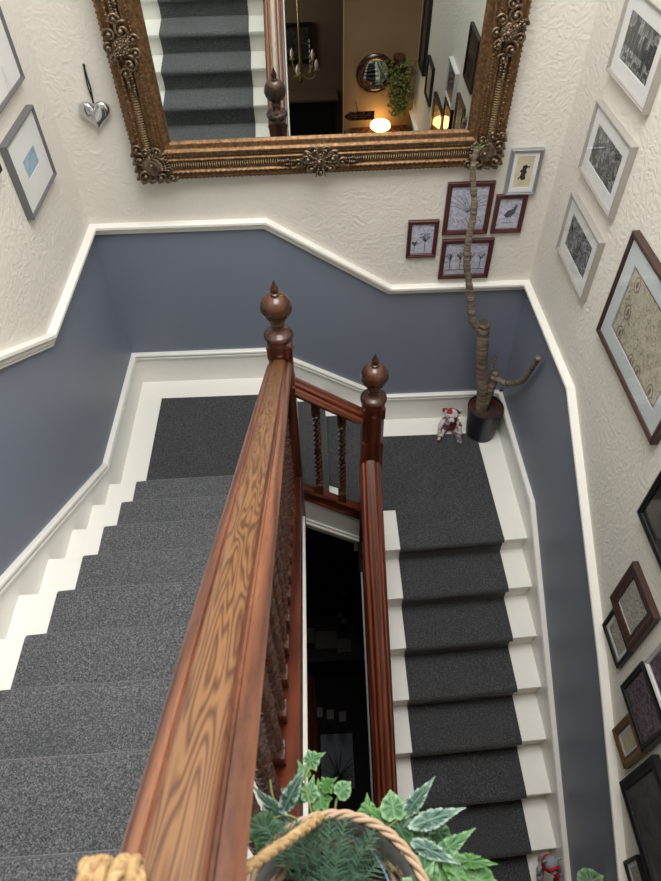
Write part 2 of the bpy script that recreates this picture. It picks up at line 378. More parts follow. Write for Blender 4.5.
# ================================================================== STAIRS
def flight(name, label, cfg):
    t = thing(name, label, 'stairs', cfg['loc'])
    ox, oy, oz = cfg['loc']
    def P(x, y, z): return (x-ox, y-oy, z-oz)
    sh, n, z0, r, g, y0, dr, xa, xb = (cfg[k] for k in ('sh', 'n', 'z0', 'r', 'g', 'y0', 'dr', 'xa', 'xb'))
    # dr=-1: ascends towards -y ; dr=+1 ascends towards +y.  y0 = nose of the first step up
    for k in range(n):
        yn = y0 + dr*k*g; z = z0+(k+1)*r; bk = yn + dr*(g+.03)
        x1 = xb(yn); bm = nb()
        prism(bm, [P(xa, sh(xa, yn), z-.028), P(x1, sh(x1, yn), z-.028), P(x1, sh(x1, bk), z-.028), P(xa, sh(xa, bk), z-.028)], (0, 0, .028))
        if not (k == n-1 and cfg.get('toplast')): obj('tread', bm, MT['whitewood'], t, bevel=.006)
        else: bm.free()
        bm = nb(); f = yn + dr*.022
        prism(bm, [P(xa, sh(xa, f), z-r+.001), P(x1, sh(x1, f), z-r+.001), P(x1, sh(x1, f+dr*.018), z-r+.001), P(xa, sh(xa, f+dr*.018), z-r+.001)], (0, 0, r-.029))
        obj('riser', bm, MT['whitewood'], t)
    # soffit under the flight, an unseen board added to block light
    bm = nb(); ya, yb = y0 + dr*.05, y0 + dr*(n*g); za, zb = z0-.06, z0+n*r-.27
    prism(bm, [P(xa, sh(xa, ya), za-.03), P(xb(ya), sh(xb(ya), ya), za-.03), P(xb(yb), sh(xb(yb), yb), zb-.03), P(xa, sh(xa, yb), zb-.03)], (0, 0, .03))
    obj('soffit', bm, MT['white'], t)
    return t
def runner(name, label, xs, cfg, m_, k0=0):
    sh, n, z0, r, g, y0, dr = (cfg[k] for k in ('sh', 'n', 'z0', 'r', 'g', 'y0', 'dr'))
    T = .012; prof = []
    for k in range(n):
        yn = y0 + dr*k*g; z = z0+(k+1)*r
        f = yn + dr*.022 - dr*T
        prof += [(f, z-r+T), (f, z-.05), (f-dr*.004, z-.036)]
        cy, cz, R_ = yn + dr*.010, z-.015, .0275
        for a in (-50, -20, 10, 40, 65, 90): prof.append((cy - dr*R_*math.cos(math.radians(a)), cz + R_*math.sin(math.radians(a))))
        e = yn + dr*(g+.022) - dr*T
        if k == n-1: prof += [(e-dr*.0, z+T)]
        else: prof += [(yn+dr*.09, z+T), (e-dr*.012, z+T)]
    bm = nb(); x0, x1 = xs; rows = []
    ns = 6
    inner = [(y+dr*.011, z-.011) for y, z in prof]
    for j in range(ns+1):
        x = x0+(x1-x0)*j/ns; ins = .004 if j in (0, ns) else 0
        rows.append([bm.verts.new((x, sh(x, y)+dr*ins, z-ins)) for y, z in prof])
    for a, b in zip(rows, rows[1:]):
        for i in range(len(prof)-1): bm.faces.new((a[i], a[i+1], b[i+1], b[i]))
    for j, s_ in ((0, -1), (ns, 1)):
        x = x0+(x1-x0)*j/ns; e = rows[j]; i2 = [bm.verts.new((x, sh(x, y), z)) for y, z in inner]
        for i in range(len(prof)-1): bm.faces.new((e[i], e[i+1], i2[i+1], i2[i]))
    o = obj(name, bm, m_, smooth='auto'); return tag(o, label, 'carpet')
LC = dict(sh=shl, n=NL, z0=H, r=RL, g=GL, y0=YL, dr=-1, xa=.004, xb=lambda y: lrx(y), loc=(.6, -1.11, H))
flight('staircase', 'white-painted stair flight rising towards the viewer on the left', LC)
runner('stair_runner', 'charcoal carpet runner climbing the left stair flight', (.187, .955), LC, MT['carpet'])
# lower flight: treads hang below the landing; first step up from the hall
yb0 = YR - GR*NR
RC = dict(sh=shr, n=NR, z0=ZF, r=RR, g=GR, y0=YR-GR*(NR-1)-0, dr=1, xa=W-.004, xb=lambda y: rrx(y), loc=(2.2, YR-GR*(NR-1), ZF))
RC['y0'] = YR - GR*(NR-1); RC['toplast'] = True
# nose of step k from the bottom = YR - GR*(NR-1-k): rise dr=+1
flight('staircase', 'white-painted stair flight going down on the right to the lower hall', RC)
RC2 = dict(RC); RC2['n'] = NR-1
runner('stair_runner', 'charcoal carpet runner toned for shade on the right stair flight going down', (1.87, 2.603), RC2, MT['carpet2'])

# landing with three winder steps falling to the right
def poly_slab(name, poly, z0, z1, m_, parent=None, bev=0):
    bm = nb(); slab(bm, poly, z0, z1); return obj(name, bm, m_, parent, bevel=bev)
YW = -1.128       # well edge of the landing
land = thing('stair_landing', 'white-painted half landing with winder steps between the two flights', 'landing', (0, 0, 0))
XA, XB, XC = (1.06, 1.19), (1.38, 1.385), (1.72, 1.585)      # (at wall, at well) noses of the three winder steps
poly_slab('tread', [(.004, -.004), (.004, shl(0, YL)-.06), (XA[1]-.02, shl(1.1, YL)-.06), (XA[1], YW), (XA[0], -.004)], H-.12, H, MT['whitewood'], land, .004)
def wind(a, b, z, tk=.14):
    poly_slab('tread', [(a[0]-.03, -.004), (a[1]-.03, YW), (b[1], YW), (b[0], -.004)], z-tk, z, MT['whitewood'], land, .004)
wind(XA, XB, H-RL-.002); wind(XB, XC, H-2*RL-.006)
yln = lambda x: shr(x, YR)
bm = nb(); slab(bm, [(XC[0]-.03, -.004), (XC[1]-.03, YW), (1.64, YW), (1.69, yln(1.69)), (W-.004, yln(W)), (W-.004, -.004)], -.03, 0); obj('tread', bm, MT['whitewood'], land, bevel=.006)
bm = nb(); slab(bm, [(XC[0]-.03, -.004), (XC[1]-.03, YW), (1.64, YW), (1.69, yln(1.69)+.022), (W-.004, yln(W)+.022), (W-.004, -.004)], -.2, -.031); obj('soffit', bm, MT['white'], land)
# carpet laid over the landing
def carpet_piece(name, label, poly, z, m_, t=.013):
    bm = nb(); slab(bm, poly, z+.0005, z+t); o = obj(name, bm, m_, bevel=.005); return tag(o, label, 'carpet')
YC = -.211
yA = lambda X, y: X[0]+(X[1]-X[0])*(y/YW)
carpet_piece('landing_carpet', 'grey landing carpet at the foot of the left flight, behind the left newel',
    [(.19, YC), (.187, shl(.187, YL-.008)), (1.0, shl(1.0, YL-.008)), (1.0, -1.05), (yA(XA, -1.05), -1.05), (yA(XA, YC)+.006, YC)], H, MT['carpet2'])
def wcar(a, b, z, label, notch=0):
    yE = -1.06; YC = -.13
    P_ = [(yA(a, YC)+.0, YC), (yA(a, yE), yE)] if not notch else [(yA(a, YC), YC), (yA(a, -.80), -.80), (yA(a, -.80)+.085, -.84), (yA(a, -.93)+.085, yE)]
    carpet_piece('winder_carpet', label, P_ + [(yA(b, yE)+.008, yE), (yA(b, YC)+.008, YC)], z, MT['carpet2'])
    bm = nb(); q = -RL+.03      # the carpet down the riser
    prism(bm, [(yA(a, YC)-.012, YC, z+.013), (yA(a, yE)-.012, yE, z+.013), (yA(a, yE)+.004, yE, z+.013), (yA(a, YC)+.004, YC, z+.013)], (0, 0, RL-.0)); return bm
wcar(XA, XB, H-RL-.002, 'carpet on the upper winder step seen behind the twisted balusters').free()
wcar(XB, XC, H-2*RL-.006, 'carpet on the lower winder step seen behind the twisted balusters', 1).free()
pts = [(yA(XC, YC), YC), (yA(XC, -1.06), -1.06), (1.70, -1.06), (1.70, -.922), (1.868, -.922)]
bm = nb(); z = 0
slab(bm, pts + [(1.87, yln(1.87)+.012), (2.603, yln(2.603)+.012), (2.585, YC)], .0005, .013)
o = obj('landing_carpet', bm, MT['carpet2'], bevel=.005)
# rounded nose of the landing carpet, folding over the edge
bm = nb(); ring = []
for j in range(9):
    x = 1.87+(2.603-1.87)*j/8; e = .004 if j in (0, 8) else 0
    pr = [(.02, .0128), (.0, .0125), (-.008, .008), (-.0125, -.002), (-.0125, -.018), (-.006, -.032), (.008, -.045), (.010, -RR+.012), (.020, -RR+.012), (.022, -.03), (.004, -.026), (-.001, -.012), (.02, .001)]
    ring.append([bm.verts.new((x, yln(x)+a+e*(a < .01), b)) for a, b in pr])
for a, b in zip(ring, ring[1:]):
    for i in range(len(a)): bm.faces.new((a[i], a[(i+1) % len(a)], b[(i+1) % len(a)], b[i]))
bm.faces.new(ring[0][::-1]); bm.faces.new(ring[-1])
tag(o, 'charcoal landing carpet toned for shade at the head of the right flight, beside the plant pot', 'carpet')
obj('carpet_nosing', bm, MT['carpet2'], o, smooth='auto')

# ================================================================== BALUSTRADES
def twist_bm(L, r=.0235, sq=.0245):
    """turned barley-twist baluster of length L along +z from 0"""
    bm = nb(); b0 = .11 if L > .5 else .09; seg = 14
    box(bm, -sq, sq, -sq, sq, 0, b0*.75); box(bm, -sq, sq, -sq, sq, L-b0, L)
    prof = []
    z0, z1 = b0*.75, L-b0; mid = (z0+z1)/2
    n = int((z1-z0)/.0065); rings = []
    for i in range(n+1):
        z = z0+(z1-z0)*i/n; d0 = z-z0; d1 = z1-z; dm = abs(z-mid)
        if d0 < .03 or d1 < .03:
            q = min(d0, d1); R_ = .024 if q < .012 else (.015 if q < .02 else .0235); tw = 0
        elif dm < .028: R_ = .018+.0095*math.cos(dm/.028*PI/2)*(.6+.4*math.cos(dm*900)); tw = 0
        else: R_ = r*.74; tw = r*.34
        rings.append([bm.verts.new(((R_+tw*math.cos(2*(2*PI*k/seg)-z*150))*math.cos(2*PI*k/seg), (R_+tw*math.cos(2*(2*PI*k/seg)-z*150))*math.sin(2*PI*k/seg), z)) for k in range(seg)])
    for a, b in zip(rings, rings[1:]):
        for k in range(seg): bm.faces.new((a[k], a[(k+1) % seg], b[(k+1) % seg], b[k]))
    bm.faces.new(rings[0][::-1]); bm.faces.new(rings[-1])
    return bm
# handrail cross-section, x across, z up, crown at z=0
RP = [(0, 0), (.020, -.0015), (.029, -.006), (.0315, -.012), (.0325, -.021), (.036, -.0225), (.039, -.019), (.044, -.0195), (.053, -.023), (.060, -.030), (.0635, -.038), (.059, -.042), (.0605, -.046), (.056, -.054), (.045, -.062), (.036, -.068), (.036, -.078)]
RPF = RP + [(-x, z) for x, z in RP[:0:-1]]
def rail(name, a, b, m_, parent, s=1.0, label=None):
    """straight moulded rail from a to b (world), built along local y"""
    a = Vector(a); b = Vector(b); d = b-a; L = d.length; bm = nb(); rings = []
    for q in (0, L): rings.append([bm.verts.new((x*s, q, z*s)) for x, z in RPF])
    k = len(RPF)
    for j in range(k): bm.faces.new((rings[0][j], rings[0][(j+1) % k], rings[1][(j+1) % k], rings[1][j]))
    bm.faces.new(rings[0][::-1]); bm.faces.new(rings[1])
    o = obj(name, bm, m_, parent, smooth='auto')
    yv = d.normalized(); xv = yv.cross(Vector((0, 0, 1))).normalized(); zv = xv.cross(yv)
    mm = Matrix((xv, yv, zv)).transposed().to_4x4(); mm.translation = a - (parent.location if parent else Vector()); o.matrix_local = mm
    return o
def strip(name, path, x0, x1, z0, z1, m_, parent, xf, bev=.003):
    """sloping board following a balustrade line: path = [(y, zpitch)...], x offset range, z range about it"""
    bm = nb(); rings = []; L0 = parent.location
    for y, z in path:
        c = xf(y); rings.append([bm.verts.new(Vector((c+x, y, z+q))-L0) for x, q in ((x0, z0), (x1, z0), (x1, z1), (x0, z1))])
    for a, b in zip(rings, rings[1:]):
        for j in range(4): bm.faces.new((a[j], a[(j+1) % 4], b[(j+1) % 4], b[j]))
    bm.faces.new(rings[0][::-1]); bm.faces.new(rings[-1])
    return obj(name, bm, m_, parent, bevel=bev)
YN = -1.15
# --- left balustrade (rises towards the viewer)
pl = lambda y: H+RL + (YL-y)*SL                      # nosing line
hl = lambda y: 1.722 + (YN-y)*.634                   # crown of the handrail
bal = thing('balustrade', 'long twisted-baluster banister beside the left stair flight, ending at the taller newel', 'banister', (lrx(YN), YN, H))
ye = -4.02
rail('handrail', (lrx(YN-.05), YN-.05, hl(YN-.05)), (lrx(ye), ye, hl(ye)), MT['rail'], bal)
bal.children[0]['label'] = 'golden worn pine handrail with red-brown shoulders'
pth = [(YN-.05, pl(YN-.05)), (ye, pl(ye))]
strip('string', pth, -.028, .056, -.22, .035, MT['stringl'], bal, lrx)
strip('string_capping', pth, -.036, .062, .035, .06, MT['stringl'], bal, lrx, .006)
strip('apron', pth, -.02, .050, -.36, -.22, MT['gloss'], bal, lrx)
strip('apron_moulding', pth, -.02, .066, -.385, -.355, MT['gloss'], bal, lrx, .006)
L_ = None; y = YN-.135; first = None
while y > ye+.05:
    zb = pl(y)+.058; Lb = hl(y)-.066-zb
    if first is None:
        first = obj('baluster', twist_bm(Lb), MT['darkwood'], bal, smooth='auto'); q = first; LB0 = Lb
    else:
        q = first.copy(); C.objects.link(q); q.parent = bal
    q.location = Vector((lrx(y), y, zb))-bal.location; q.scale.z = Lb/LB0
    y -= GL/2
# --- right balustrade
pr_ = lambda y: 0 + (y-YR)*SR
hr = lambda y: .985 + (y-YN)*.655
bar = thing('balustrade', 'banister with moulded handrail beside the right flight going down', 'banister', (rrx(YN), YN, 0))
ye2 = -3.42
rail('handrail', (rrx(YN-.05), YN-.05, hr(YN-.05)), (rrx(ye2), ye2, hr(ye2)), MT['mahogy'], bar)
pth = [(YN-.05, pr_(YN-.05)), (ye2+.05, pr_(ye2+.05))]
strip('string', pth, -.030, .028, -.20, .035, MT['stringr'], bar, rrx)
strip('string_capping', pth, -.038, .036, .035, .06, MT['stringr'], bar, rrx, .006)
strip('apron', pth, -.024, .02, -.36, -.20, MT['gloss'], bar, rrx)
strip('apron_moulding', pth, -.036, .02, -.385, -.355, MT['gloss'], bar, rrx, .006)
y = YN-.135; f2 = None
while y > ye2+.1:
    zb = pr_(y)+.058; Lb = hr(y)-.066-zb
    if f2 is None: f2 = obj('baluster', twist_bm(Lb), MT['darkwood'], bar, smooth='auto'); q = f2; LB0 = Lb
    else: q = f2.copy(); C.objects.link(q); q.parent = bar
    q.location = Vector((rrx(y), y, zb))-bar.location; q.scale.z = Lb/LB0
    y -= GR/2
# --- short balustrade across the well
bms = thing('balustrade', 'short sloping banister with two twisted balusters between the newels', 'banister', (1.165, YN, .6))
sm = .70
ztop = lambda x: 1.578 - (x-1.20)*.70
zbt = lambda x: .655 - (x-1.20)*.70
x0_, x1_ = 1.225, 1.585
rail('handrail', (x0_-.02, YN, ztop(x0_-.02)), (x1_+.02, YN, ztop(x1_+.02)), MT['mahogy'], bms, 1.0)
def xstrip(name, dz0, dz1, ya, yb, m_, bev=.004):
    bm = nb(); rings = []
    for x in (x0_-.02, x1_+.02): rings.append([bm.verts.new(Vector((x, yy, zbt(x)+q))-bms.location) for yy, q in ((ya, dz0), (yb, dz0), (yb, dz1), (ya, dz1))])
    for j in range(4): bm.faces.new((rings[0][j], rings[0][(j+1) % 4], rings[1][(j+1) % 4], rings[1][j]))
    bm.faces.new(rings[0][::-1]); bm.faces.new(rings[1]); return obj(name, bm, m_, bms, bevel=bev)
xstrip('string', -.085, 0, YN-.028, YN+.02, MT['stringx'])
xstrip('string_capping', -.012, .014, YN-.04, YN+.026, MT['stringx'], .006)
xstrip('string_bead', -.10, -.08, YN-.036, YN+.02, MT['stringx'], .005)
xstrip('apron', -.44, -.10, YN-.018, YN+.018, MT['gloss'])
xstrip('apron_moulding', -.345, -.325, YN-.030, YN, MT['gloss'], .006)
xstrip('apron_bead', -.375, -.35, YN-.042, YN, MT['gloss'], .006)
for i, x in enumerate((1.33, 1.472)):
    zb = zbt(x)+.012; Lb = ztop(x)-.07-zb
    if i == 0: f3 = obj('baluster', twist_bm(Lb), MT['darkwood'], bms, smooth='auto'); q = f3
    else: q = f3.copy(); C.objects.link(q); q.parent = bms
    q.location = Vector((x, YN, zb))-bms.location

# ---------------------------------------------------------------- newel posts
def newel(x, zc, zbot, label, drop=False):
    """zc = centre height of the ball finial"""
    t = thing('newel_post', label, 'newel post', (x, YN, zbot)); L0 = t.location
    top = zc-.182; h_ = .062; bm = nb()
    def oct_(s, c, z): return [(x-L0.x+a, b, z-L0.z) for a, b in ((-s, -s+c), (-s+c, -s), (s-c, -s), (s, -s+c), (s, s-c), (s-c, s), (-s+c, s), (-s, s-c))]
    secs = [(h_, .001, zbot), (h_, .001, top-.30), (h_*.96, .016, top-.285), (h_*.96, .016, top-.10), (h_, .001, top-.085), (h_, .001, top-.02), (h_*.9, .02, top)]
    rs = [[bm.verts.new(v) for v in oct_(*q)] for q in secs]
    for a, b in zip(rs, rs[1:]):
        for j in range(8): bm.faces.new((a[j], a[(j+1) % 8], b[(j+1) % 8], b[j]))
    bm.faces.new(rs[0][::-1]); bm.faces.new(rs[-1])
    obj('post', bm, MT['mahog'], t)
    for k, (dx, dy, rz) in enumerate(((0, -1, 0), (1, 0, PI/2), (-1, 0, -PI/2))):
        bm = nb(); s = .019
        v = [bm.verts.new(q) for q in ((-s, 0, 0), (0, 0, -s*.8), (s, 0, 0), (0, 0, s*.8))]; a = bm.verts.new((0, -.011, 0)); bm.faces.new(v)
        for j in range(4): bm.faces.new((v[j], v[(j+1) % 4], a))
        obj('diamond_boss', bm, MT['mahog'], t, loc=(dx*h_, dy*h_, top-.07-zbot), rot=(0, 0, rz))
    bm = nb(); lathe(bm, [(.052, 0), (.066, .004), (.073, .014), (.072, .026), (.063, .036), (.050, .042), (.036, .052), (.028, .066), (.026, .078), (.034, .086), (.036, .094), (.03, .102), (.028, .115)], 32, 0, 0, top-zbot)
    obj('collar', bm, MT['darkwood'], t, smooth='auto')
    bm = nb(); prof = []
    for i in range(2, 25):
        a = -PI/2+PI*i/26; R_ = .0745*math.cos(a)
        if i in (12, 13): R_ += .0012
        if i == 14: R_ -= .002
        prof.append((R_, .0745*math.sin(a)))
    lathe(bm, prof, 32, 0, 0, zc-zbot); fin = obj('ball_finial', bm, MT['darkwood'], t, smooth='auto')
    bm = nb(); lathe(bm, [(.018, .070), (.021, .080), (.014, .085), (.015, .090), (.020, .097), (.0205, .104), (.017, .115), (.010, .130), (.0045, .145), (.001, .153)], 20, 0, 0, zc-zbot)
    obj('spire', bm, MT['darkwood'], fin, smooth='auto')
    if drop:
        bm = nb(); lathe(bm, [(.028, .0), (.036, -.012), (.026, -.026), (.020, -.034), (.034, -.046), (.044, -.066), (.042, -.086), (.028, -.105), (.012, -.116), (.004, -.12)], 24)
        obj('drop_pendant', bm, MT['gloss'], t, smooth='auto')['label'] = 'white painted pendant'
    return t
newel(1.168, 2.03, .10, 'taller newel post with ball finial at the foot of the left handrail')
newel(1.647, 1.565, -.42, 'lower newel post with ball finial between the short banister and the right handrail', True)
newel(rrx(-3.47), ZF+1.42, ZF, 'newel post at the bottom of the right flight in the lower hall').location.y = -3.47
# ================================================================== MIRROR
def frame_ring(bm, w_, h_, prof, seg=1):
    """rectangular ring; origin bottom-centre, outer size w_ x h_; prof = [(inset, front)]"""
    rings = []
    for ins, fr in prof:
        rings.append([bm.verts.new(q) for q in ((-w_/2+ins, -fr, ins), (w_/2-ins, -fr, ins), (w_/2-ins, -fr, h_-ins), (-w_/2+ins, -fr, h_-ins))])
    for a, b in zip(rings, rings[1:]+rings[:1]):
        for j in range(4): bm.faces.new((a[j], a[(j+1) % 4], b[(j+1) % 4], b[j]))
MW, MH = 2.045, 1.42
mir = thing('wall_mirror', 'huge ornate bronze and gilt framed mirror on the back wall', 'mirror', (1.409, -.022, 2.128), (math.radians(3.2), 0, math.radians(.97)))
bm = nb()
frame_ring(bm, MW, MH, [(0, 0), (0, .030), (.006, .040), (.016, .044), (.024, .040), (.034, .040), (.042, .050), (.050, .052), (.056, .046), (.060, .034), (.075, .028), (.092, .030), (.104, .040), (.108, .050), (.114, .056), (.122, .056), (.128, .050), (.140, .050), (.152, .058), (.160, .062), (.168, .060), (.174, .050), (.184, .044), (.198, .040), (.206, .034), (.212, .022), (.212, 0)])
obj('frame', bm, MT['gold'], mir, smooth='auto')
bm = nb(); box(bm, -MW/2+.2, MW/2-.2, -.018, -.012, .2, MH-.2); obj('mirror_glass', bm, MT['mirror'], mir)
bm = nb(); box(bm, -MW/2+.02, MW/2-.02, -.012, 0, .02, MH-.02); obj('backing', bm, MT['darkwood'], mir)
# running ornament: beads on the ridge, slanting ribs in the cove, scallops on the outer lip
bm = nb()
def runs(step, fn, side):
    L_ = MH if side else MW
    n = int((L_-.12)/step)
    for i in range(n):
        q = -(n-1)*step/2+i*step
        if side == 0: fn(lambda a, ins, f: (a+q, -f, ins), L_)
        elif side == 1: fn(lambda a, ins, f: (-MW/2+ins, -f, MH/2+q+a), L_)
        else: fn(lambda a, ins, f: (MW/2-ins, -f, MH/2+q+a), L_)
def rib(P, L_):
    a = [P(-.004, .062, .034), P(.003, .062, .034), P(.0075, .080, .040), P(.007, .101, .038), P(.0, .101, .038), P(.0, .080, .040)]
    vs = [bm.verts.new(v) for v in a]; t_ = bm.verts.new(P(.002, .081, .052))
    for j in range(6): bm.faces.new((vs[j], vs[(j+1) % 6], t_))
def bead(P, L_): ball(bm, P(0, .145, .056), (.0055, .005, .0055), 6)
def bead2(P, L_): ball(bm, P(0, .046, .052), (.009, .0045, .0045), 6)
def bead3(P, L_): ball(bm, P(0, .004, .030), (.009, .012, .005), 6)
for side in (0, 1, 2):
    bm = nb(); runs(.013, rib, side); obj('ribbed_band', bm, MT['gilt'], mir)
    for st_, fn_ in ((.017, bead), (.028, bead2), (.024, bead3)):
        bm = nb(); runs(st_, fn_, side); obj('beading', bm, MT['gold'], mir)
def scroll(bm, c, r, a0, turns, d, tr, y0=.06, tail=.0):
    pts = []; rr = []; n = int(14*turns)+6
    for i in range(n+1):
        q = i/n; a = a0+d*2*PI*turns*q; R_ = r*(1-.82*q)
        pts.append((c[0]+R_*math.cos(a), -(y0+.014*q), c[1]+R_*math.sin(a))); rr.append(tr*(1.1-.35*q))
    tube(bm, pts, rr, 6); ball(bm, pts[-1], tr*1.5, 6)
def leafy(bm, c, ang, L_, wd, y0=.06):
    for k in range(5):
        q = k/4; x = c[0]+math.cos(ang)*L_*q; z = c[1]+math.sin(ang)*L_*q
        ball(bm, (x, -(y0+.008*math.sin(PI*q)), z), (L_*.16, .010, wd*(1-.6*q)), 7, Euler((0, -ang, 0)))
def corner_orn(cx, cz, sx, sz, s=1.0):
    bm = nb(); rnd = random.Random(3)
    ball(bm, (cx+sx*.11*s, -.055, cz+sz*.11*s), (.07*s, .022, .07*s), 14)
    for (dx, dz, r, a0, tn, d, tr) in ((.11,.11,.062,0,1.4,1,.010), (.04,.15,.042,2,1.2,-1,.009), (.15,.04,.042,2.6,1.2,1,.009), (.045,.05,.045,4,1.3,1,.010), (.175,.15,.034,1,1.2,1,.008), (.15,.19,.034,3,1.2,-1,.008), (.03,.215,.030,0,1.1,1,.007), (.215,.03,.030,0,1.1,-1,.007), (.20,.085,.028,4,1.1,1,.007), (.085,.20,.028,5,1.1,-1,.007)):
        scroll(bm, (cx+sx*dx*s, cz+sz*dz*s), r*s, a0*sx*sz, tn, d*sx*sz, tr*s, .058)
    for k in range(11):
        a = k/10*PI/2-0.15; leafy(bm, (cx+sx*(.10+.02*math.cos(a))*s, cz+sz*(.10+.02*math.sin(a))*s), math.atan2(sz*math.sin(a), sx*math.cos(a)), .085*s, .010*s, .064)
    for k in range(4):
        leafy(bm, (cx+sx*(.02+.05*k)*s, cz+sz*(-.004)), math.atan2(sz*.3, sx), .05*s, .012*s, .05); leafy(bm, (cx+sx*(-.004), cz+sz*(.02+.05*k)*s), math.atan2(sz, sx*.3), .05*s, .012*s, .05)
    obj('corner_ornament', bm, MT['ornament'], mir, smooth=True)
corner_orn(-MW/2, 0, 1, 1, .9); corner_orn(MW/2, 0, -1, 1, .9); corner_orn(-MW/2, MH, 1, -1, .98); corner_orn(MW/2, MH, -1, -1, .98)
def mid_orn(cx, cz, horiz):
    bm = nb()
    def T(a, b): return (cx+a, cz+b) if horiz else (cx+b, cz+a)
    for (a, b, r, a0, tn, d, tr) in ((0,.0,.045,0,1.5,1,.010), (.075,.02,.04,1,1.4,1,.009), (-.075,.02,.04,2,1.4,-1,.009), (.055,-.045,.03,3,1.2,-1,.008), (-.055,-.045,.03,0,1.2,1,.008), (.12,-.01,.028,0,1.2,1,.007), (-.12,-.01,.028,3,1.2,-1,.007), (.03,.06,.028,0,1.2,1,.007), (-.03,.06,.028,3,1.2,-1,.007), (0,-.065,.024,1,1.1,1,.007)):
        scroll(bm, T(a, b), r, a0, tn, d, tr, .058)
    ball(bm, (cx, -.056, cz), (.05, .02, .05), 12)
    for k in range(10):
        a = 2*PI*k/10; c = T(.03*math.cos(a), .03*math.sin(a)); leafy(bm, c, a, .055, .009, .066)
    for s_ in (1, -1):
        for k in range(3):
            c = T(s_*(.12+.03*k), .01*(-1)**k); leafy(bm, c, (0 if s_ > 0 else PI) if horiz else (PI/2*s_), .05, .012, .05)
    obj('side_ornament', bm, MT['ornament'], mir, smooth=True)
mid_orn(0, .085, True); mid_orn(-MW/2+.088, .70, False); mid_orn(MW/2-.088, .70, False); mid_orn(0, MH-.085, True)

# ================================================================== PICTURES
def picture(name, wl, a0, a1, z0, z1, label, fm, bw=.022, dp=.022, mt=None, mw=.05, am='city', group=None, draw=None, lip=None, cat='picture'):
    """a0..a1 = extent along the wall (left edge to right edge as seen from the room)"""
    wd = abs(a1-a0); hg = z1-z0; c = (a0+a1)/2
    loc, rz = {'R': ((W-.001, c, z0), -PI/2), 'L': ((.001, c, z0), PI/2), 'B': ((c, -.001, z0), 0)}[wl]
    t = thing(name, label, cat, loc, (0, 0, rz), group)
    bm = nb(); frame_ring(bm, wd, hg, [(0, 0), (0, dp-.003), (.003, dp), (bw*.45, dp), (bw*.6, dp-.003), (bw-.003, dp-.004), (bw, dp-.008), (bw, 0)]); fo = obj('frame', bm, fm, t)
    if lip:
        bm = nb(); frame_ring(bm, wd-2*bw+.002, hg-2*bw+.002, [(0, dp-.012), (0, dp-.004), (.006, dp-.006), (.006, dp-.012)]); obj('slip', bm, lip, fo, loc=(0, 0, bw-.001))
    bx = -wd/2+bw-.003; y_ = -(dp-.014)
    if mt:
        bm = nb(); frame_ring(bm, wd-2*bw+.006, hg-2*bw+.006, [(0, 0), (0, .002), (mw, .002), (mw+.0015, 0)]); obj('mount', bm, mt, t, loc=(0, y_, bw-.003))
    else: mw = 0
    bm = nb(); s = bw+mw; box(bm, -wd/2+s-.002, wd/2-s+.002, y_+.001, y_+.004, s-.002, hg-s+.002); pr0 = obj('print', bm, A[am], t)
    if draw:
        bm = nb(); draw(bm, wd-2*s, hg-2*s); q = obj('drawing', bm, draw_mat[draw.__name__], pr0, loc=(0, y_+.0008, hg/2))
    bm = nb(); box(bm, -wd/2+bw-.004, wd/2-bw+.004, -(dp-.0085), -(dp-.0095), bw-.004, hg-bw+.004); obj('glass', bm, MT['glass'], t)
    return t
def flat(bm, pts, y=-.0006):
    vs = [bm.verts.new((x, y, z)) for x, z in pts]; w2 = [bm.verts.new((x, y+.0006, z)) for x, z in pts]; n = len(vs)
    bm.faces.new(vs); bm.faces.new(w2[::-1])
    for i in range(n): bm.faces.new((vs[i], w2[i], w2[(i+1) % n], vs[(i+1) % n]))
def ln(bm, a, b, w_=.0025, y=-.0006):
    a = Vector(a); b = Vector(b); d = (b-a); n = Vector((-d.y, d.x)); n = n/max(n.length, 1e-6)*w_/2
    flat(bm, [tuple(a+n), tuple(a-n), tuple(b-n), tuple(b+n)], y)
def tree_at(bm, x, zb, h_, r, rnd):
    ln(bm, (x, zb), (x, zb+h_*.55), .004)
    for k in range(16):
        a = rnd.uniform(.2, PI-.2); q = rnd.uniform(.3, 1)*r; s = (x, zb+h_*.4); e = (x+q*math.cos(a), zb+h_*.55+q*math.sin(a)*.9); ln(bm, s, e, .0016); ln(bm, e, (e[0]+.008*math.cos(a+.6), e[1]+.008*math.sin(a+.6)), .004)
def d_trees(bm, w_, h_):
    rnd = random.Random(2)
    for i in range(4): tree_at(bm, -w_*.36+i*w_*.24, -h_*.35, h_*.75, w_*.11, rnd)
    ln(bm, (-w_*.48, -h_*.36), (w_*.48, -h_*.34), .004)
def d_shrub(bm, w_, h_):
    rnd = random.Random(5); tree_at(bm, w_*.15, -h_*.45, h_*.85, w_*.3, rnd); tree_at(bm, -w_*.32, -h_*.45, h_*.5, w_*.14, rnd)
def d_fern(bm, w_, h_):
    for k in range(9):
        a = -.9+k*.225; p0 = (0, -h_*.1)
        for j in range(6):
            p1 = (p0[0]+math.sin(a)*h_*.08, p0[1]+math.cos(a)*h_*.08); ln(bm, p0, p1, .0022); a += .12 if a > 0 else -.12; p0 = p1
    for k in range(7): ln(bm, (-w_*.4+k*w_*.12, -h_*.2-.01*(k % 3)), (-w_*.3+k*w_*.12, -h_*.34), .003)
def d_bird(bm, w_, h_):
    flat(bm, [(-.03, -.01), (-.01, .02), (.02, .03), (.035, .06), (.045, .055), (.035, .0), (.01, -.025), (-.015, -.025)])
    ln(bm, (0, -.02), (-.005, -.06), .002); ln(bm, (.015, -.02), (.012, -.06), .002); ln(bm, (-.04, -.06), (.04, -.062), .003)
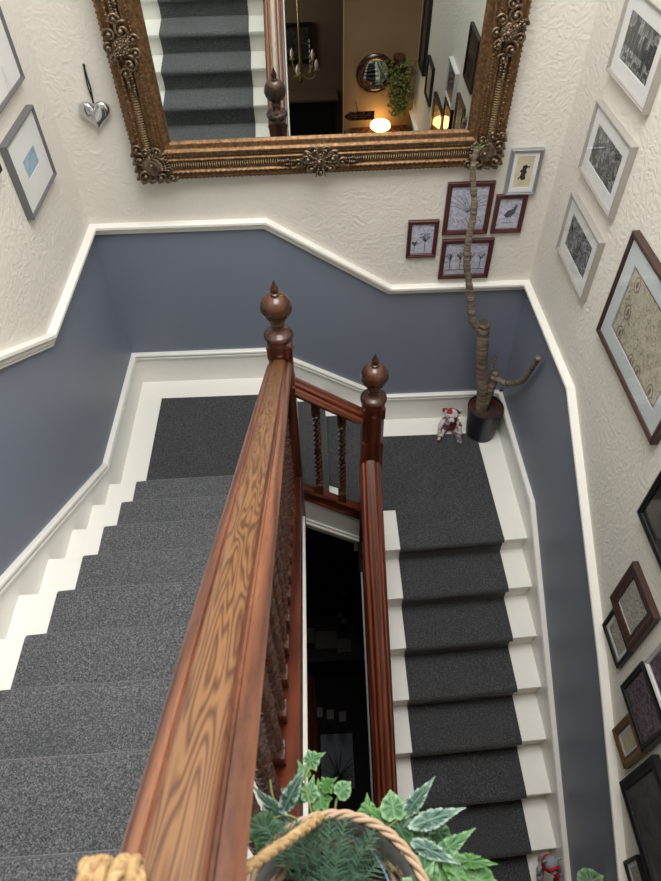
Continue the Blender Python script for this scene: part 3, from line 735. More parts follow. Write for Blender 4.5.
def d_jester(bm, w_, h_):
    flat(bm, [(-.012, .035), (.01, .045), (.02, .03), (.012, .015), (.02, .0), (.012, -.02), (.018, -.045), (-.005, -.05), (-.02, -.03), (-.012, -.008), (-.024, .008), (-.01, .018)])
    flat(bm, [(-.03, -.035), (-.018, -.03), (-.022, -.05)]); flat(bm, [(.018, .03), (.03, .038), (.028, .02)])
def d_street(bm, w_, h_):
    rnd = random.Random(11)
    for k in range(9):
        x = -w_/2+.004+k*w_/9; t_ = h_*rnd.uniform(.0, .45)
        if k in (4,): t_ = -.01
        flat(bm, [(x, -h_*.18), (x+w_/10, -h_*.18), (x+w_/10, t_), (x, t_)])
    for k in range(5): x = -w_*.42+k*w_*.19; flat(bm, [(x, -h_*.4), (x+w_*.13, -h_*.4), (x+w_*.12, -h_*.31), (x+w_*.02, -h_*.31)])
def d_map(bm, w_, h_):
    def oval(cx, cz, a, b):
        for k in range(20):
            t0, t1 = 2*PI*k/20, 2*PI*(k+1)/20; ln(bm, (cx+a*math.cos(t0), cz+b*math.sin(t0)), (cx+a*math.cos(t1), cz+b*math.sin(t1)), .005)
    for cx, cz in ((-.19, -.02), (-.2, .12), (-.19, -.14), (.2, -.14), (.2, .12), (.06, -.16), (-.02, -.165)): oval(cx, cz, .026, .036); ball(bm, (cx, 0, cz), (.01, .0006, .02), 6)
    for sx in (-1, 1): ln(bm, (sx*(w_/2-.006), -h_/2+.006), (sx*(w_/2-.006), h_/2-.006), .004)
    for sz in (-1, 1): ln(bm, (-w_/2+.006, sz*(h_/2-.006)), (w_/2-.006, sz*(h_/2-.006)), .004)
inkm = plain('pencil_lines', (72, 72, 96), .8); inkd = plain('dark_ink', (36, 30, 34), .8); inkg = plain('grey_print_ink', (58, 58, 60), .8); inkb = plain('brown_map_ink', (112, 90, 76), .8)
draw_mat = {'d_trees': inkm, 'd_shrub': inkm, 'd_fern': inkm, 'd_bird': inkm, 'd_jester': inkd, 'd_street': inkg, 'd_map': inkb}
G = MT
picture('picture_frame', 'B', 2.497, 2.683, 1.934, 2.206, 'small silver frame with a dark figure on cream card, right of the mirror corner', G['silvfr'], .020, .03, G['matw'], .025, 'cream', draw=d_jester)
picture('picture_frame', 'B', 2.157, 2.439, 1.676, 2.018, 'largest of the mahogany-framed sketches, directly behind the bare branch below the mirror', G['redfr'], .030, .022, None, 0, 'sketch', draw=d_fern)
picture('picture_frame', 'B', 2.460, 2.651, 1.676, 1.930, 'mahogany-framed bird sketch directly under the small silver frame', G['redfr'], .028, .022, None, 0, 'sketch', draw=d_bird)
picture('picture_frame', 'B', 1.941, 2.132, 1.520, 1.780, 'small mahogany-framed shrub sketch, leftmost in the cluster below the mirror', G['redfr'], .026, .022, None, 0, 'sketch', draw=d_shrub)
picture('picture_frame', 'B', 2.166, 2.497, 1.349, 1.640, 'mahogany-framed row of trees sketch, lowest of the cluster just above the dado rail', G['redfr'], .030, .022, None, 0, 'sketch', draw=d_trees)
gr = 'grey-framed black and white photographs on the right wall'
picture('picture_frame', 'R', -.372, -.865, 2.735, 3.085, 'grey-framed city street photograph, topmost of three on the right wall', G['greyfr'], .020, .032, G['matw'], .062, 'city', gr, d_street)
picture('picture_frame', 'R', -.362, -.868, 2.256, 2.600, 'grey-framed black and white crowd photograph, middle of three on the right wall', G['greyfr'], .020, .032, G['matw'], .062, 'park', gr)
picture('picture_frame', 'R', -.362, -.862, 1.778, 2.125, 'grey-framed dark photograph, lowest of three on the right wall nearest the dado rail', G['greyfr'], .020, .032, G['matw'], .062, 'park', gr)
picture('map_print', 'R', -1.122, -1.885, 1.795, 2.352, 'large brown-framed antique map with pale blue mount on the right wall', G['brownfr'], .024, .035, G['matb'], .085, 'map', None, d_map)
picture('picture_frame', 'R', -2.008, -2.33, 1.480, 1.90, 'tall black-framed dark picture at the right edge below the map', G['black'], .03, .03, None, 0, 'dark')
picture('picture_frame', 'R', -2.146, -2.430, .937, 1.283, 'brown wooden frame around a small ink drawing, lower right wall', G['brownfr'], .050, .03, G['matw'], .012, 'ink', lip=G['darkwood'])
picture('picture_frame', 'R', -2.196, -2.430, .738, .928, 'small black-framed ink print directly beneath the brown-framed drawing', G['black'], .022, .025, G['matw'], .022, 'ink')
picture('picture_frame', 'R', -2.517, -2.816, .748, 1.045, 'square black frame with a purple-brown print, above the little gold frame', G['black'], .026, .04, None, 0, 'purple')
picture('picture_frame', 'R', -2.53, -2.86, 1.07, 1.39, 'white-silver framed dark print at the right edge, directly above the purple-brown print', G['whitefr'], .02, .04, None, 0, 'purple')
picture('picture_frame', 'R', -2.633, -2.815, .465, .727, 'little old gold frame on the lower right wall', G['goldfr'], .034, .03, G['matw'], .018, 'cream', lip=G['darkwood'])
picture('picture_frame', 'R', -2.850, -3.33, .37, .83, 'large black-framed grey picture at the bottom right', G['black'], .045, .035, None, 0, 'greyart')
picture('picture_frame', 'R', -3.142, -3.30, .10, .282, 'tiny black frame right at the bottom edge beside the dado rail', G['black'], .018, .025, G['matw'], .02, 'ink')
picture('picture_frame', 'L', -.765, -.316, 2.299, 2.648, 'thin gunmetal frame with a small blue watercolour, lower left wall picture', G['gunfr'], .016, .035, G['matw'], .118, 'blue')
picture('picture_frame', 'L', -.95, -.300, 2.758, 3.25, 'larger grey-framed blue watercolour cut off at the top left', G['gunfr'], .018, .035, G['matw'], .15, 'blue')
picture('picture_frame', 'L', -1.3, -.863, 2.594, 2.95, 'black-framed picture poking in at the far left edge', G['black'], .03, .03, None, 0, 'dark')
# seen only in the mirror, further down the hall
picture('picture_frame', 'R', -3.55, -3.85, .55, .95, 'black-framed print low on the hall wall, seen in the mirror', G['black'], .03, .03, None, 0, 'cream')
picture('picture_frame', 'R', -4.0, -4.30, .65, 1.75, 'tall dark frame on the hall wall beside the warm corner, seen in the mirror', G['black'], .05, .04, None, 0, 'dark')

# silver heart
ht = thing('heart_ornament', 'silver padded heart hanging on a black ribbon left of the mirror', 'ornament', (.232, -.001, 2.706))
bm = nb(); n = 40; rings = []
hp = [(.074*math.sin(t_)**3*1.12, .0052*(13*math.cos(t_)-5*math.cos(2*t_)-2*math.cos(3*t_)-math.cos(4*t_))) for t_ in [2*PI*i/n for i in range(n)]]
for k in range(9):
    a = -PI/2+PI*(k+.5)/9; rings.append([bm.verts.new((x*math.cos(a)**.6, -.026+.024*math.sin(a), z*math.cos(a)**.6)) for x, z in hp])
for a, b in zip(rings, rings[1:]):
    for i in range(n): bm.faces.new((a[i], a[(i+1) % n], b[(i+1) % n], b[i]))
bm.faces.new(rings[0][::-1]); bm.faces.new(rings[-1]); obj('heart', bm, MT['chrome'], ht, smooth=True, loc=(-.003, 0, -.225))
bm = nb(); tube(bm, [(.0, -.012, 0), (.002, -.016, -.05), (.006, -.02, -.10), (.0, -.024, -.175)], .0045, 6); tube(bm, [(.0, -.012, 0), (-.006, -.014, -.05), (-.006, -.018, -.10), (.0, -.022, -.175)], .0035, 6); obj('ribbon', bm, MT['ribbon'], ht)
bm = nb(); ball(bm, (0, -.008, .002), .008, 8); obj('hook', bm, MT['ribbon'], ht)

# ================================================================== PLANT IN THE CORNER
bark = N('ringed_grey_brown_bark', .85); v = bark.co((6, 6, 60)); f = bark.noise(v, 1.2, 4, .6, .6)
bark.col(bark.ramp(f, [(.3, (66, 54, 46)), (.48, (112, 96, 82)), (.68, (160, 146, 126))])); bark.bump(f, .8, .012); MT['bark'] = bark.m
pp = thing('potted_plant', 'bare-trunked corner plant in a black pot with one long branch up to the mirror', 'potted plant', (2.62, -.20, 0.0))
bm = nb(); lathe(bm, [(.108, 0), (.112, .004), (.134, .27), (.137, .285), (.137, .30), (.128, .30), (.126, .275), (.124, .262), (.002, .262)], 36); obj('pot', bm, MT['blackmatte'], pp, smooth='auto')
bm = nb(); lathe(bm, [(.1245, .255), (.1245, .285), (.118, .285), (.114, .255)], 36); obj('inner_pot', bm, plain('terracotta_plastic', (112, 58, 46), .5), pp, smooth='auto')
bm = nb(); lathe(bm, [(.117, .24), (.117, .262), (.06, .27), (.01, .268)], 28); obj('soil', bm, plain('dark_soil', (62, 40, 34), .95, bump=.9, bscale=90, var=.5), pp, smooth='auto')
def barky(bm, pts, rs, seg=12, step=.012, amp=.0022):
    P = [Vector(p_) for p_ in pts]; out = []; rr = []; rnd = random.Random(4)
    for i in range(len(P)-1):
        n = max(2, int((P[i+1]-P[i]).length/step))
        for j in range(n):
            q = j/n; q2 = q*q*(3-2*q) if False else q; out.append(P[i].lerp(P[i+1], q2)); rr.append(rs[i]*(1-q)+rs[i+1]*q + rnd.uniform(-amp, amp))
    out.append(P[-1]); rr.append(rs[-1]); tube(bm, out, rr, seg)
B0 = Vector((2.62, -.20, 0))
def rel(l): return [Vector(q)-B0 for q in l]
def smooth_path(pts, it=2):
    P = [Vector(q) for q in pts]
    for _ in range(it):
        Q = [P[0]]
        for a, b in zip(P, P[1:]): Q += [a.lerp(b, .25), a.lerp(b, .75)]
        Q.append(P[-1]); P = Q
    return P
def branch(name, pts, r0, r1, seg=12, step=.012, amp=.002):
    P = smooth_path(rel(pts)); n = len(P); bm = nb(); barky(bm, P, [r0+(r1-r0)*i/(n-1) for i in range(n)], seg, step, amp); return obj(name, bm, MT['bark'], pp, smooth=True)
branch('trunk', [(2.585, -.20, .255), (2.575, -.20, .45), (2.520, -.21, .70), (2.49, -.21, .95), (2.475, -.205, 1.125)], .042, .042)
bm = nb(); lathe(bm, [(.036, 0), (.036, .004), (.03, .006)], 16); obj('cut_end', bm, plain('dark_cut_wood', (66, 58, 52), .8), pp, loc=(2.475-2.62, -.005, 1.122))
branch('branch', [(2.470, -.205, 1.06), (2.41, -.20, 1.10), (2.385, -.20, 1.16), (2.345, -.20, 1.38), (2.285, -.20, 1.60), (2.280, -.20, 1.78), (2.290, -.20, 1.95), (2.262, -.20, 2.08), (2.240, -.2, 2.20), (2.245, -.2, 2.30)], .027, .015, 10, .011, .003)
branch('branch', [(2.60, -.20, .26), (2.62, -.20, .42), (2.63, -.20, .60), (2.635, -.20, .66)], .034, .030)
branch('branch', [(2.625, -.20, .55), (2.61, -.2, .64), (2.60, -.2, .72), (2.612, -.2, .82)], .014, .010, 8)
branch('branch', [(2.60, -.21, .62), (2.65, -.22, .61), (2.695, -.28, .612), (2.725, -.36, .70), (2.738, -.46, .80), (2.735, -.53, .95), (2.738, -.60, 1.15)], .022, .017, 10)
lf = plain('leaf_tip_green', (96, 128, 78), .5)
bm = nb()
for k in range(5):
    a = -1.1+k*.55; p0 = Vector((2.245-2.62, 0, 2.30)); d = Vector((math.sin(a), -.2, math.cos(a)*.7+.3)); tube(bm, [p0, p0+d*.025, p0+d*.04], [.0015, .002, .001], 5)
obj('leaf_tips', bm, lf, pp)

# ================================================================== PLUSH TOYS
def patch_mat():
    n = N('patchwork_cloth', .85); v = n.co(); x = n.n('ShaderNodeTexVoronoi'); x.inputs['Scale'].default_value = 24; n.l(v, x.inputs['Vector'])
    sp = n.n('ShaderNodeSeparateColor'); n.l(x.outputs['Color'], sp.inputs[0])
    c = n.ramp(sp.outputs[0], [(0, (208, 200, 200)), (.26, (150, 36, 46)), (.45, (214, 208, 206)), (.62, (104, 100, 108)), (.8, (70, 64, 70)), (.9, (186, 150, 156))], 'CONSTANT')
    st = n.n('ShaderNodeTexWave'); st.inputs['Scale'].default_value = 55; st.inputs['Distortion'].default_value = 2; n.l(v, st.inputs['Vector'])
    n.col(n.mix(n.math('MULTIPLY', st.outputs['Fac'], .3), c, S((120, 50, 60)))); return n.m
def plush(loc, rz, m_, label, s=1.0, extra=None):
    t = thing('plush_toy', label, 'soft toy', loc, (0, 0, rz))
    bm = nb()
    ball(bm, (0, .02, .075), (.052, .048, .075), 14)
    for sx in (-1, 1):
        tube(bm, [(sx*.03, -.005, .03), (sx*.055, -.05, .026), (sx*.07, -.10, .022)], [.024, .022, .019], 10); ball(bm, (sx*.072, -.112, .027), (.022, .02, .028), 10)
        tube(bm, [(sx*.04, .005, .12), (sx*.068, -.025, .085), (sx*.07, -.055, .055)], [.018, .017, .014], 10); ball(bm, (sx*.07, -.062, .05), .018, 10)
    bmv = bm; o = obj('body', bm, m_, t, smooth=True); o.scale = (s, s, s)
    bm = nb(); ball(bm, (0, -.01, .185), (.05, .045, .045), 16); ball(bm, (0, -.052, .170), (.026, .026, .021), 12); h_ = obj('head', bm, m_, t, smooth=True); h_.scale = (s, s, s)
    for sx in (-1, 1):
        bm = nb(); ball(bm, (sx*.045, 0, .205), (.022, .01, .03), 10, Euler((0, sx*.5, 0))); e = obj('ear', bm, m_, h_, smooth=True)
        bm = nb(); ball(bm, (sx*.019, -.052, .193), .0055, 8); e = obj('eye', bm, MT['black'], h_, smooth=True)
    bm = nb(); ball(bm, (0, -.078, .174), (.009, .006, .007), 8); e = obj('nose', bm, MT['black'], h_, smooth=True)
    return t
plush((2.375, -.17, 0.0), -.15, patch_mat(), 'red, white and grey patchwork soft toy sitting against the skirting beside the pot', 1.12)
t2 = plush((2.665, -3.0, ZF+2*RR-.0), .1, plain('grey_plush', (150, 150, 156), .9, bump=.3, bscale=200), 'grey soft toy with a red scarf on a white stair edge near the bottom', .95)
t2.location.z = -6*RR
bm = nb(); tube(bm, [(.046*math.cos(a), -.008+.044*math.sin(a), .112) for a in [2*PI*i/16 for i in range(17)]], .009, 8); tube(bm, [(.02, -.035, .112), (.03, -.078, .10), (.028, -.085, .03)], [.012, .015, .012], 8); tube(bm, [(-.045, -.02, .115), (-.02, -.05, .15), (.03, -.04, .17)], [.010, .011, .010], 8)
obj('scarf', bm, plain('red_felt', (170, 26, 36), .8), t2).scale = (1.0, 1.0, 1.25)

# ================================================================== HANGING BASKET AND ROPE
BC = Vector((1.360, -3.571, 2.955))
rope_m = N('jute_rope', .9); v = rope_m.co((90, 90, 90)); f = rope_m.noise(v, 1, 4, .6, 1); rope_m.col(rope_m.ramp(f, [(.3, (140, 108, 70)), (.55, (184, 152, 108)), (.75, (206, 178, 136))])); rope_m.bump(f, .6, .006); MT['rope'] = rope_m.m
wick = plain('pale_wicker', (178, 152, 126), .6, bump=.3, bscale=80, var=.2)
bk = thing('hanging_basket', 'round wicker hanging basket with grey liner, fern and ivy at the bottom of the picture', 'basket', BC)
bk.scale = (.92, .92, .92)
def torus_path(R_, z, n=48, wob=0): return [(R_*math.cos(2*PI*i/n), R_*math.sin(2*PI*i/n), z+wob*math.sin(i*2.2)) for i in range(n+1)]
bm = nb()
for ph in range(3):
    pts = []
    for i in range(145):
        a = 2*PI*i/144; tw = a*12+ph*2*PI/3; q = .0040
        pts.append(((.128+q*math.cos(tw))*math.cos(a), (.128+q*math.cos(tw))*math.sin(a), q*math.sin(tw)))
    tube(bm, pts, .0037, 6)
obj('woven_rim', bm, wick, bk, smooth=True)
bm = nb()
for k in range(12):
    R_ = .126-.0045*k-.0004*k*k; pts = []
    for i in range(121): a = 2*PI*i/120; pts.append(((R_+.0025*math.sin(a*20+k*PI))*math.cos(a), (R_+.0025*math.sin(a*20+k*PI))*math.sin(a), -.012-.0115*k))
    tube(bm, pts, .005, 5)
obj('basket_wall', bm, wick, bk, smooth=True)
bm = nb(); n = 40; rings = []
for R_, z in ((.120, .001), (.115, -.01), (.111, -.03), (.103, -.07), (.084, -.11), (.06, -.128), (.0605, -.131), (.086, -.113), (.105, -.07), (.113, -.03), (.117, -.01)):
    rings.append([bm.verts.new(((R_+.0018*math.sin(i*1.9))*math.cos(2*PI*i/n), (R_+.0018*math.sin(i*2.3))*math.sin(2*PI*i/n), z)) for i in range(n)])
for a, b in zip(rings, rings[1:]):
    for i in range(n): bm.faces.new((a[i], a[(i+1) % n], b[(i+1) % n], b[i]))
bm.faces.new(rings[0][::-1]) if False else None
obj('liner', bm, plain('grey_plastic_liner', (128, 128, 130), .3, var=.2), bk, smooth=True)
bm = nb(); lathe(bm, [(.107, -.075), (.107, -.066), (.02, -.055)], 28); obj('soil', bm, plain('basket_soil', (44, 36, 30), .95, bump=.8, var=.4), bk)
bm = nb(); pts = [(.0, .112, -.012), (.012, .113, -.035), (.038, .101, -.037), (.058, .084, -.037), (.075, .052, -.037), (.083, .02, -.045)]; tube(bm, smooth_path(pts, 2), .0017, 6); obj('blue_cord', bm, plain('pale_blue_cord', (120, 146, 176), .5), bk)
fm = plain('blue_green_fern', (80, 112, 90), .6, var=.3); fm2 = plain('mid_green_fern', (74, 118, 84), .6, var=.25)
rnd = random.Random(21)
def frond(bm, base, d, L_, wd=.028):
    d = Vector(d).normalized(); side = d.cross(Vector((0, 0, 1))).normalized(); n = 16; pts = []
    for i in range(n+1): q = i/n; pts.append(Vector(base)+d*L_*q+Vector((0, 0, -.03*q*q)))
    tube(bm, pts, [.0012]*(n+1), 4)
    for i in range(2, n):
        q = i/n; w_ = wd*math.sin(PI*min(1, q*1.05))**.6
        for s_ in (-1, 1):
            for e in (0, .5):
                p_ = pts[i].lerp(pts[min(i+1, n)], e); dd = (side*s_*rnd.uniform(.7, 1)+d*rnd.uniform(.4, .9)+Vector((0, 0, rnd.uniform(-.3, .6)))).normalized()
                tip = p_+dd*w_*rnd.uniform(.6, 1.1); nn = dd.cross(Vector((rnd.uniform(-1, 1), rnd.uniform(-1, 1), 1))).normalized()*.0008
                a = bm.verts.new(p_+nn); b = bm.verts.new(p_-nn); c = bm.verts.new(tip-nn*.3); e2 = bm.verts.new(tip+nn*.3); bm.faces.new((a, b, c, e2))
fn = obj
bm = nb()
for k in range(34):
    a = rnd.uniform(0, 2*PI); r0 = rnd.uniform(0, .06); up = rnd.uniform(.3, 1.3)
    frond(bm, (r0*math.cos(a)-.015, r0*math.sin(a), -.06), (math.cos(a), math.sin(a), up), rnd.uniform(.08, .135))
for k in range(6): frond(bm, (-.06+.012*k, .06, -.02), (-.5+.15*k, .8, .8), .09)
q = obj('fern_fronds', bm, fm, bk); q['kind'] = 'stuff'

def leaf_mat(name, base, edge, vein):
    n = N(name, .45, spec=.35); at = n.n('ShaderNodeAttribute'); at.attribute_name = 'rim'
    v = n.co(); f = n.noise(v, 7, 4, .7); k = n.math('ADD', at.outputs['Fac'], n.math('MULTIPLY', n.math('SUBTRACT', f, .5), 1.1))
    tc = n.n('ShaderNodeTexCoord'); sp = n.n('ShaderNodeSeparateXYZ'); n.l(tc.outputs['Object'], sp.inputs[0]); ax = n.math('ABSOLUTE', sp.outputs[0])
    vv = n.math('SUBTRACT', n.math('MULTIPLY', sp.outputs[1], 1.0), n.math('MULTIPLY', ax, 1.3)); w_ = n.math('ABSOLUTE', n.math('SINE', n.math('MULTIPLY', vv, 19)))
    vein_ = n.math('MAXIMUM', n.ramp(ax, [(.012, (1,1,1,1)), (.03, (0,0,0,1))]), n.ramp(w_, [(.05, (.8,.8,.8,1)), (.18, (0,0,0,1))]))
    c = n.ramp(k, [(.05, base), (.62, base), (.86, edge), (1, edge)]); n.col(n.mix(n.math('MULTIPLY', vein_, .6), c, S(vein)))
    return n.m
LM = [leaf_mat('ivy_dark_green_leaf', (36, 70, 40), (62, 98, 58), (92, 124, 84)), leaf_mat('ivy_pale_edged_leaf', (70, 112, 72), (118, 152, 108), (134, 162, 120)), leaf_mat('frosted_variegated_leaf', (62, 96, 82), (142, 164, 152), (150, 170, 156)), leaf_mat('bright_green_leaf', (62, 108, 52), (88, 134, 70), (118, 154, 96))]
IVY = [(0, -.32), (.10, -.46), (.34, -.40), (.40, -.16), (.62, .02), (.42, .16), (.36, .34), (.16, .46), (0, .92)]
IVYF = IVY + [(-x, y) for x, y in IVY[-2:0:-1]]
LANC = [(0, -.5), (.10, -.42), (.16, -.34), (.20, -.30), (.24, -.18), (.30, -.12), (.28, 0), (.31, .06), (.25, .18), (.25, .25), (.17, .38), (.15, .46), (.07, .64), (0, .85)]
LANCF = LANC + [(-x, y) for x, y in LANC[-2:0:-1]]
RND_ = [(0, -.40), (.22, -.48), (.46, -.30), (.50, 0), (.36, .28), (.16, .42), (0, .60)]
RNDF = RND_ + [(-x, y) for x, y in RND_[-2:0:-1]]
def serrate(sh_, n_=3, d_=.035):
    out = []
    for i in range(len(sh_)):
        a = Vector(sh_[i]); b = Vector(sh_[(i+1) % len(sh_)])
        for k in range(n_):
            p_ = a.lerp(b, k/n_); out.append(tuple(p_)); q_ = a.lerp(b, (k+.75)/n_); out.append(tuple(q_*(1+d_/max(q_.length, .2))))
    return out
IVYF, LANCF, RNDF = serrate(IVYF, 2, .02), serrate(LANCF, 1, .05), serrate(RNDF, 2, .03)
def leaf_mesh(name, shape, mat_):
    bm = nb(); ly = bm.loops.layers.color.new('rimc') if False else None
    cv = [bm.verts.new((0, y, .0)) for y in (-.3, 0, .35)]
    ov = [bm.verts.new((x, y, -.10*abs(x)*2*(abs(x)) - .06*y*y)) for x, y in shape]
    mv = [bm.verts.new((x*.55, y*.55, .06-.10*abs(math.sin(y*9)))) for x, y in shape]
    n = len(ov); c = bm.verts.new((0, 0, .0))
    for i in range(n):
        bm.faces.new((ov[i], ov[(i+1) % n], mv[(i+1) % n], mv[i])); bm.faces.new((mv[i], mv[(i+1) % n], c))
    for v in cv: bm.verts.remove(v)
    bmesh.ops.recalc_face_normals(bm, faces=bm.faces)
    me = bpy.data.meshes.new(name); bm.verts.ensure_lookup_table(); bm.verts.index_update()
    no = len(shape); idx_o = {v.index for v in ov}; idx_m = {v.index for v in mv}
    bm.to_mesh(me); at = me.attributes.new('rim', 'FLOAT', 'POINT')
    for i in range(len(me.vertices)): at.data[i].value = 1.0 if i in idx_o else (.45 if i in idx_m else 0.0)
    for p_ in me.polygons: p_.use_smooth = True
    bm.free(); me.materials.append(mat_); return me
shp = [IVYF, LANCF, RNDF]
LMs = {(s, c): leaf_mesh('leaf', shp[s], LM[c]) for s in range(3) for c in range(4)}
def leaf(parent, p_, size, yaw, s=0, c=0, tx=0, ty=0, off_=None):
    o = bpy.data.objects.new('leaf', LMs[(s, c)]); C.objects.link(o); o.parent = parent
    o.location = Vector(p_) - (off_ if off_ is not None else parent.location); o.scale = (size*(.62 if s == 1 else 1), size, size); o.rotation_euler = (tx, ty, yaw)
    return o
ivy = thing('ivy_plant', 'variegated ivy with serrated leaves spilling over the basket rim', 'plant', (1.39, -3.51, 2.90))
# (x, y, z, size, yaw(0 = tip away from viewer), shape, colour, tiltx, tilty)
LV = [(1.333, -3.384, 2.95, 0.025, -1.2, 0, 1, 0.3, 0), (1.323, -3.399, 2.95, 0.02, 0.6, 0, 3, 0.2, 0.3), (1.303, -3.432, 2.959, 0.056, -0.5, 1, 2, 0.5, 0.2), (1.285, -3.446, 2.959, 0.051, 0.7, 1, 2, 0.3, -0.5), (1.272, -3.467, 2.959, 0.042, 1.2, 0, 0, 0.2, 0), (1.33, -3.427, 2.959, 0.025, -0.3, 0, 1, 0.2, 0), (1.353, -3.419, 2.959, 0.02, -1.0, 0, 3, 0.3, 0.2), (1.375, -3.425, 2.959, 0.024, -0.9, 2, 1, 0.2, 0), (1.315, -3.421, 2.932, 0.029, 0.3, 0, 0, 0.2, 0.2), (1.344, -3.434, 2.95, 0.029, 0.1, 0, 3, 0.1, 0.2), (1.44, -3.448, 2.959, 0.034, 0.1, 2, 1, 0.1, 0.1), (1.468, -3.445, 2.959, 0.052, -0.75, 1, 2, 0.3, 0.3), (1.486, -3.465, 2.959, 0.059, -1.35, 1, 2, 0.2, 0.0), (1.447, -3.473, 2.95, 0.039, 0.4, 0, 0, 0.2, 0), (1.46, -3.479, 2.941, 0.042, -0.4, 0, 1, 0.2, 0.2), (1.424, -3.459, 2.941, 0.029, 0.8, 0, 3, 0.2, 0), (1.408, -3.446, 2.932, 0.024, 0, 0, 3, 0.1, 0), (1.48, -3.496, 2.95, 0.052, -2.0, 1, 2, 0.2, 0.2), (1.506, -3.496, 2.95, 0.052, -1.1, 1, 1, 0.3, 0), (1.531, -3.511, 2.95, 0.042, -1.7, 1, 3, 0.2, 0.2), (1.513, -3.527, 2.95, 0.047, -2.4, 1, 3, 0.2, 0), (1.492, -3.527, 2.941, 0.044, 2.9, 1, 3, 0.3, 0), (1.542, -3.53, 2.941, 0.037, -1.9, 0, 3, 0.1, 0), (1.474, -3.518, 2.941, 0.037, -0.9, 0, 1, 0.3, 0), (1.519, -3.546, 2.941, 0.044, -1.4, 1, 0, 0.2, 0), (1.488, -3.55, 2.95, 0.042, 0.5, 0, 0, 0.1, 0), (1.465, -3.541, 2.95, 0.042, -0.6, 0, 1, 0.1, 0), (1.501, -3.473, 2.923, 0.029, 0.3, 2, 0, 0.1, 0)]
for L_ in LV: leaf(ivy, L_[:3], L_[3], L_[4], L_[5], L_[6], L_[7], L_[8])
for k in range(10):
    leaf(ivy, (1.495+rnd.uniform(-.04, .05), -3.515+rnd.uniform(-.03, .03), 2.91+rnd.uniform(-.04, .02)), rnd.uniform(.025, .04), rnd.uniform(-3, 3), rnd.choice((0, 1)), rnd.choice((0, 3, 3, 1)), .2, 0)
bm = nb(); L0 = ivy.location
for pth_ in ([(1.343,-3.477,2.941), (1.329,-3.441,2.959), (1.323,-3.409,2.959), (1.333,-3.389,2.946)], [(1.343,-3.477,2.932), (1.306,-3.450,2.959), (1.279,-3.455,2.955)], [(1.397,-3.496,2.932), (1.433,-3.468,2.955), (1.470,-3.450,2.952), (1.497,-3.468,2.950)], [(1.433,-3.514,2.923), (1.479,-3.496,2.941), (1.533,-3.514,2.941)], [(1.361,-3.468,2.941), (1.365,-3.432,2.950), (1.377,-3.423,2.950)], [(1.293,-3.450,2.950), (1.281,-3.432,2.968), (1.277,-3.409,2.959)]):
    tube(bm, smooth_path([Vector(q)-L0 for q in pth_], 2), .0014, 5)
obj('stems', bm, plain('ivy_stem', (120, 130, 80), .6), ivy)

# rope tied round the handrail, carrying the basket
rp = thing('rope_hanger', 'thick jute rope wound round the left handrail and tied to the basket rim', 'rope', (1.21, -3.6, 3.1))
bm = nb(); L0 = rp.location
yr = -3.575
def rope_tube(bm, pts, R_, strands=3):
    P = smooth_path(pts, 3); P, fr = frames(P); acc = 0; dist = [0]
    for a, b in zip(P, P[1:]): acc += (b-a).length; dist.append(acc)
    for s_ in range(strands):
        q = [p_ + (n*math.cos(d/R_*.75+s_*2*PI/strands) + b*math.sin(d/R_*.75+s_*2*PI/strands))*R_*.45 for p_, (n, b), d in zip(P, fr, dist)]
        tube(bm, q, R_*.62, 7)
coil = []
nw = 4
for i in range(nw*16+1):
    a = 2*PI*i/16; q = i/(nw*16); yy = yr-.095*q; zc_ = hl(yy)-.033
    ex = 1.0; ca, sa = math.cos(a+2.2), math.sin(a+2.2)
    coil.append(Vector((lrx(yy)-.004+.074*ca, yy, zc_+.053*sa))-L0)
rope_tube(bm, coil, .0115)
obj('coil', bm, MT['rope'], rp, smooth=True)
bm = nb(); rope_tube(bm, [Vector((1.150+.011*i/8+.004*math.sin(i), -3.566+.020*math.cos(2*PI*i/10), 3.262+.020*math.sin(2*PI*i/10)))-L0 for i in range(36)], .0095)
obj('knot', bm, MT['rope'], rp, smooth=True)
bm = nb(); rope_tube(bm, [Vector(q)-L0 for q in ((1.225, -3.585, hl(-3.585)+.0), (1.255, -3.552, 3.175), (1.30, -3.505, 3.07), (1.340, -3.462, 2.972), (1.346, -3.452, 2.945), (1.35, -3.462, 2.925))], .0068)
obj('tail', bm, MT['rope'], rp, smooth=True)
bm = nb(); 
for a in (3.6, 5.6): 
    p1 = BC+Vector((.118*math.cos(a), .118*math.sin(a), 0)); rope_tube(bm, [Vector((1.265, yr-.06, hl(yr)-.03))-L0, p1-L0], .005)
obj('tail', bm, MT['rope'], rp, smooth=True)

# leaf of a plant down by the right wall
gp = thing('green_plant', 'single round green leaf of a plant low by the right wall at the bottom edge', 'plant', (2.68, -3.30, ZF))
o = leaf(gp, (2.705, -3.175, -.29), .13, -1.3, 2, 1, .1, .0)
bm = nb(); tube(bm, smooth_path([(0, 0, .3), (.01, .04, .7), (.02, .12, 1.06)], 2), .004, 6); obj('stem', bm, LM[3], gp)
bm = nb(); lathe(bm, [(.07, 0), (.09, .28), (.1, .3), (.09, .3), (.085, .27), (.01, .27)], 24); obj('pot', bm, MT['blackmatte'], gp, smooth='auto')

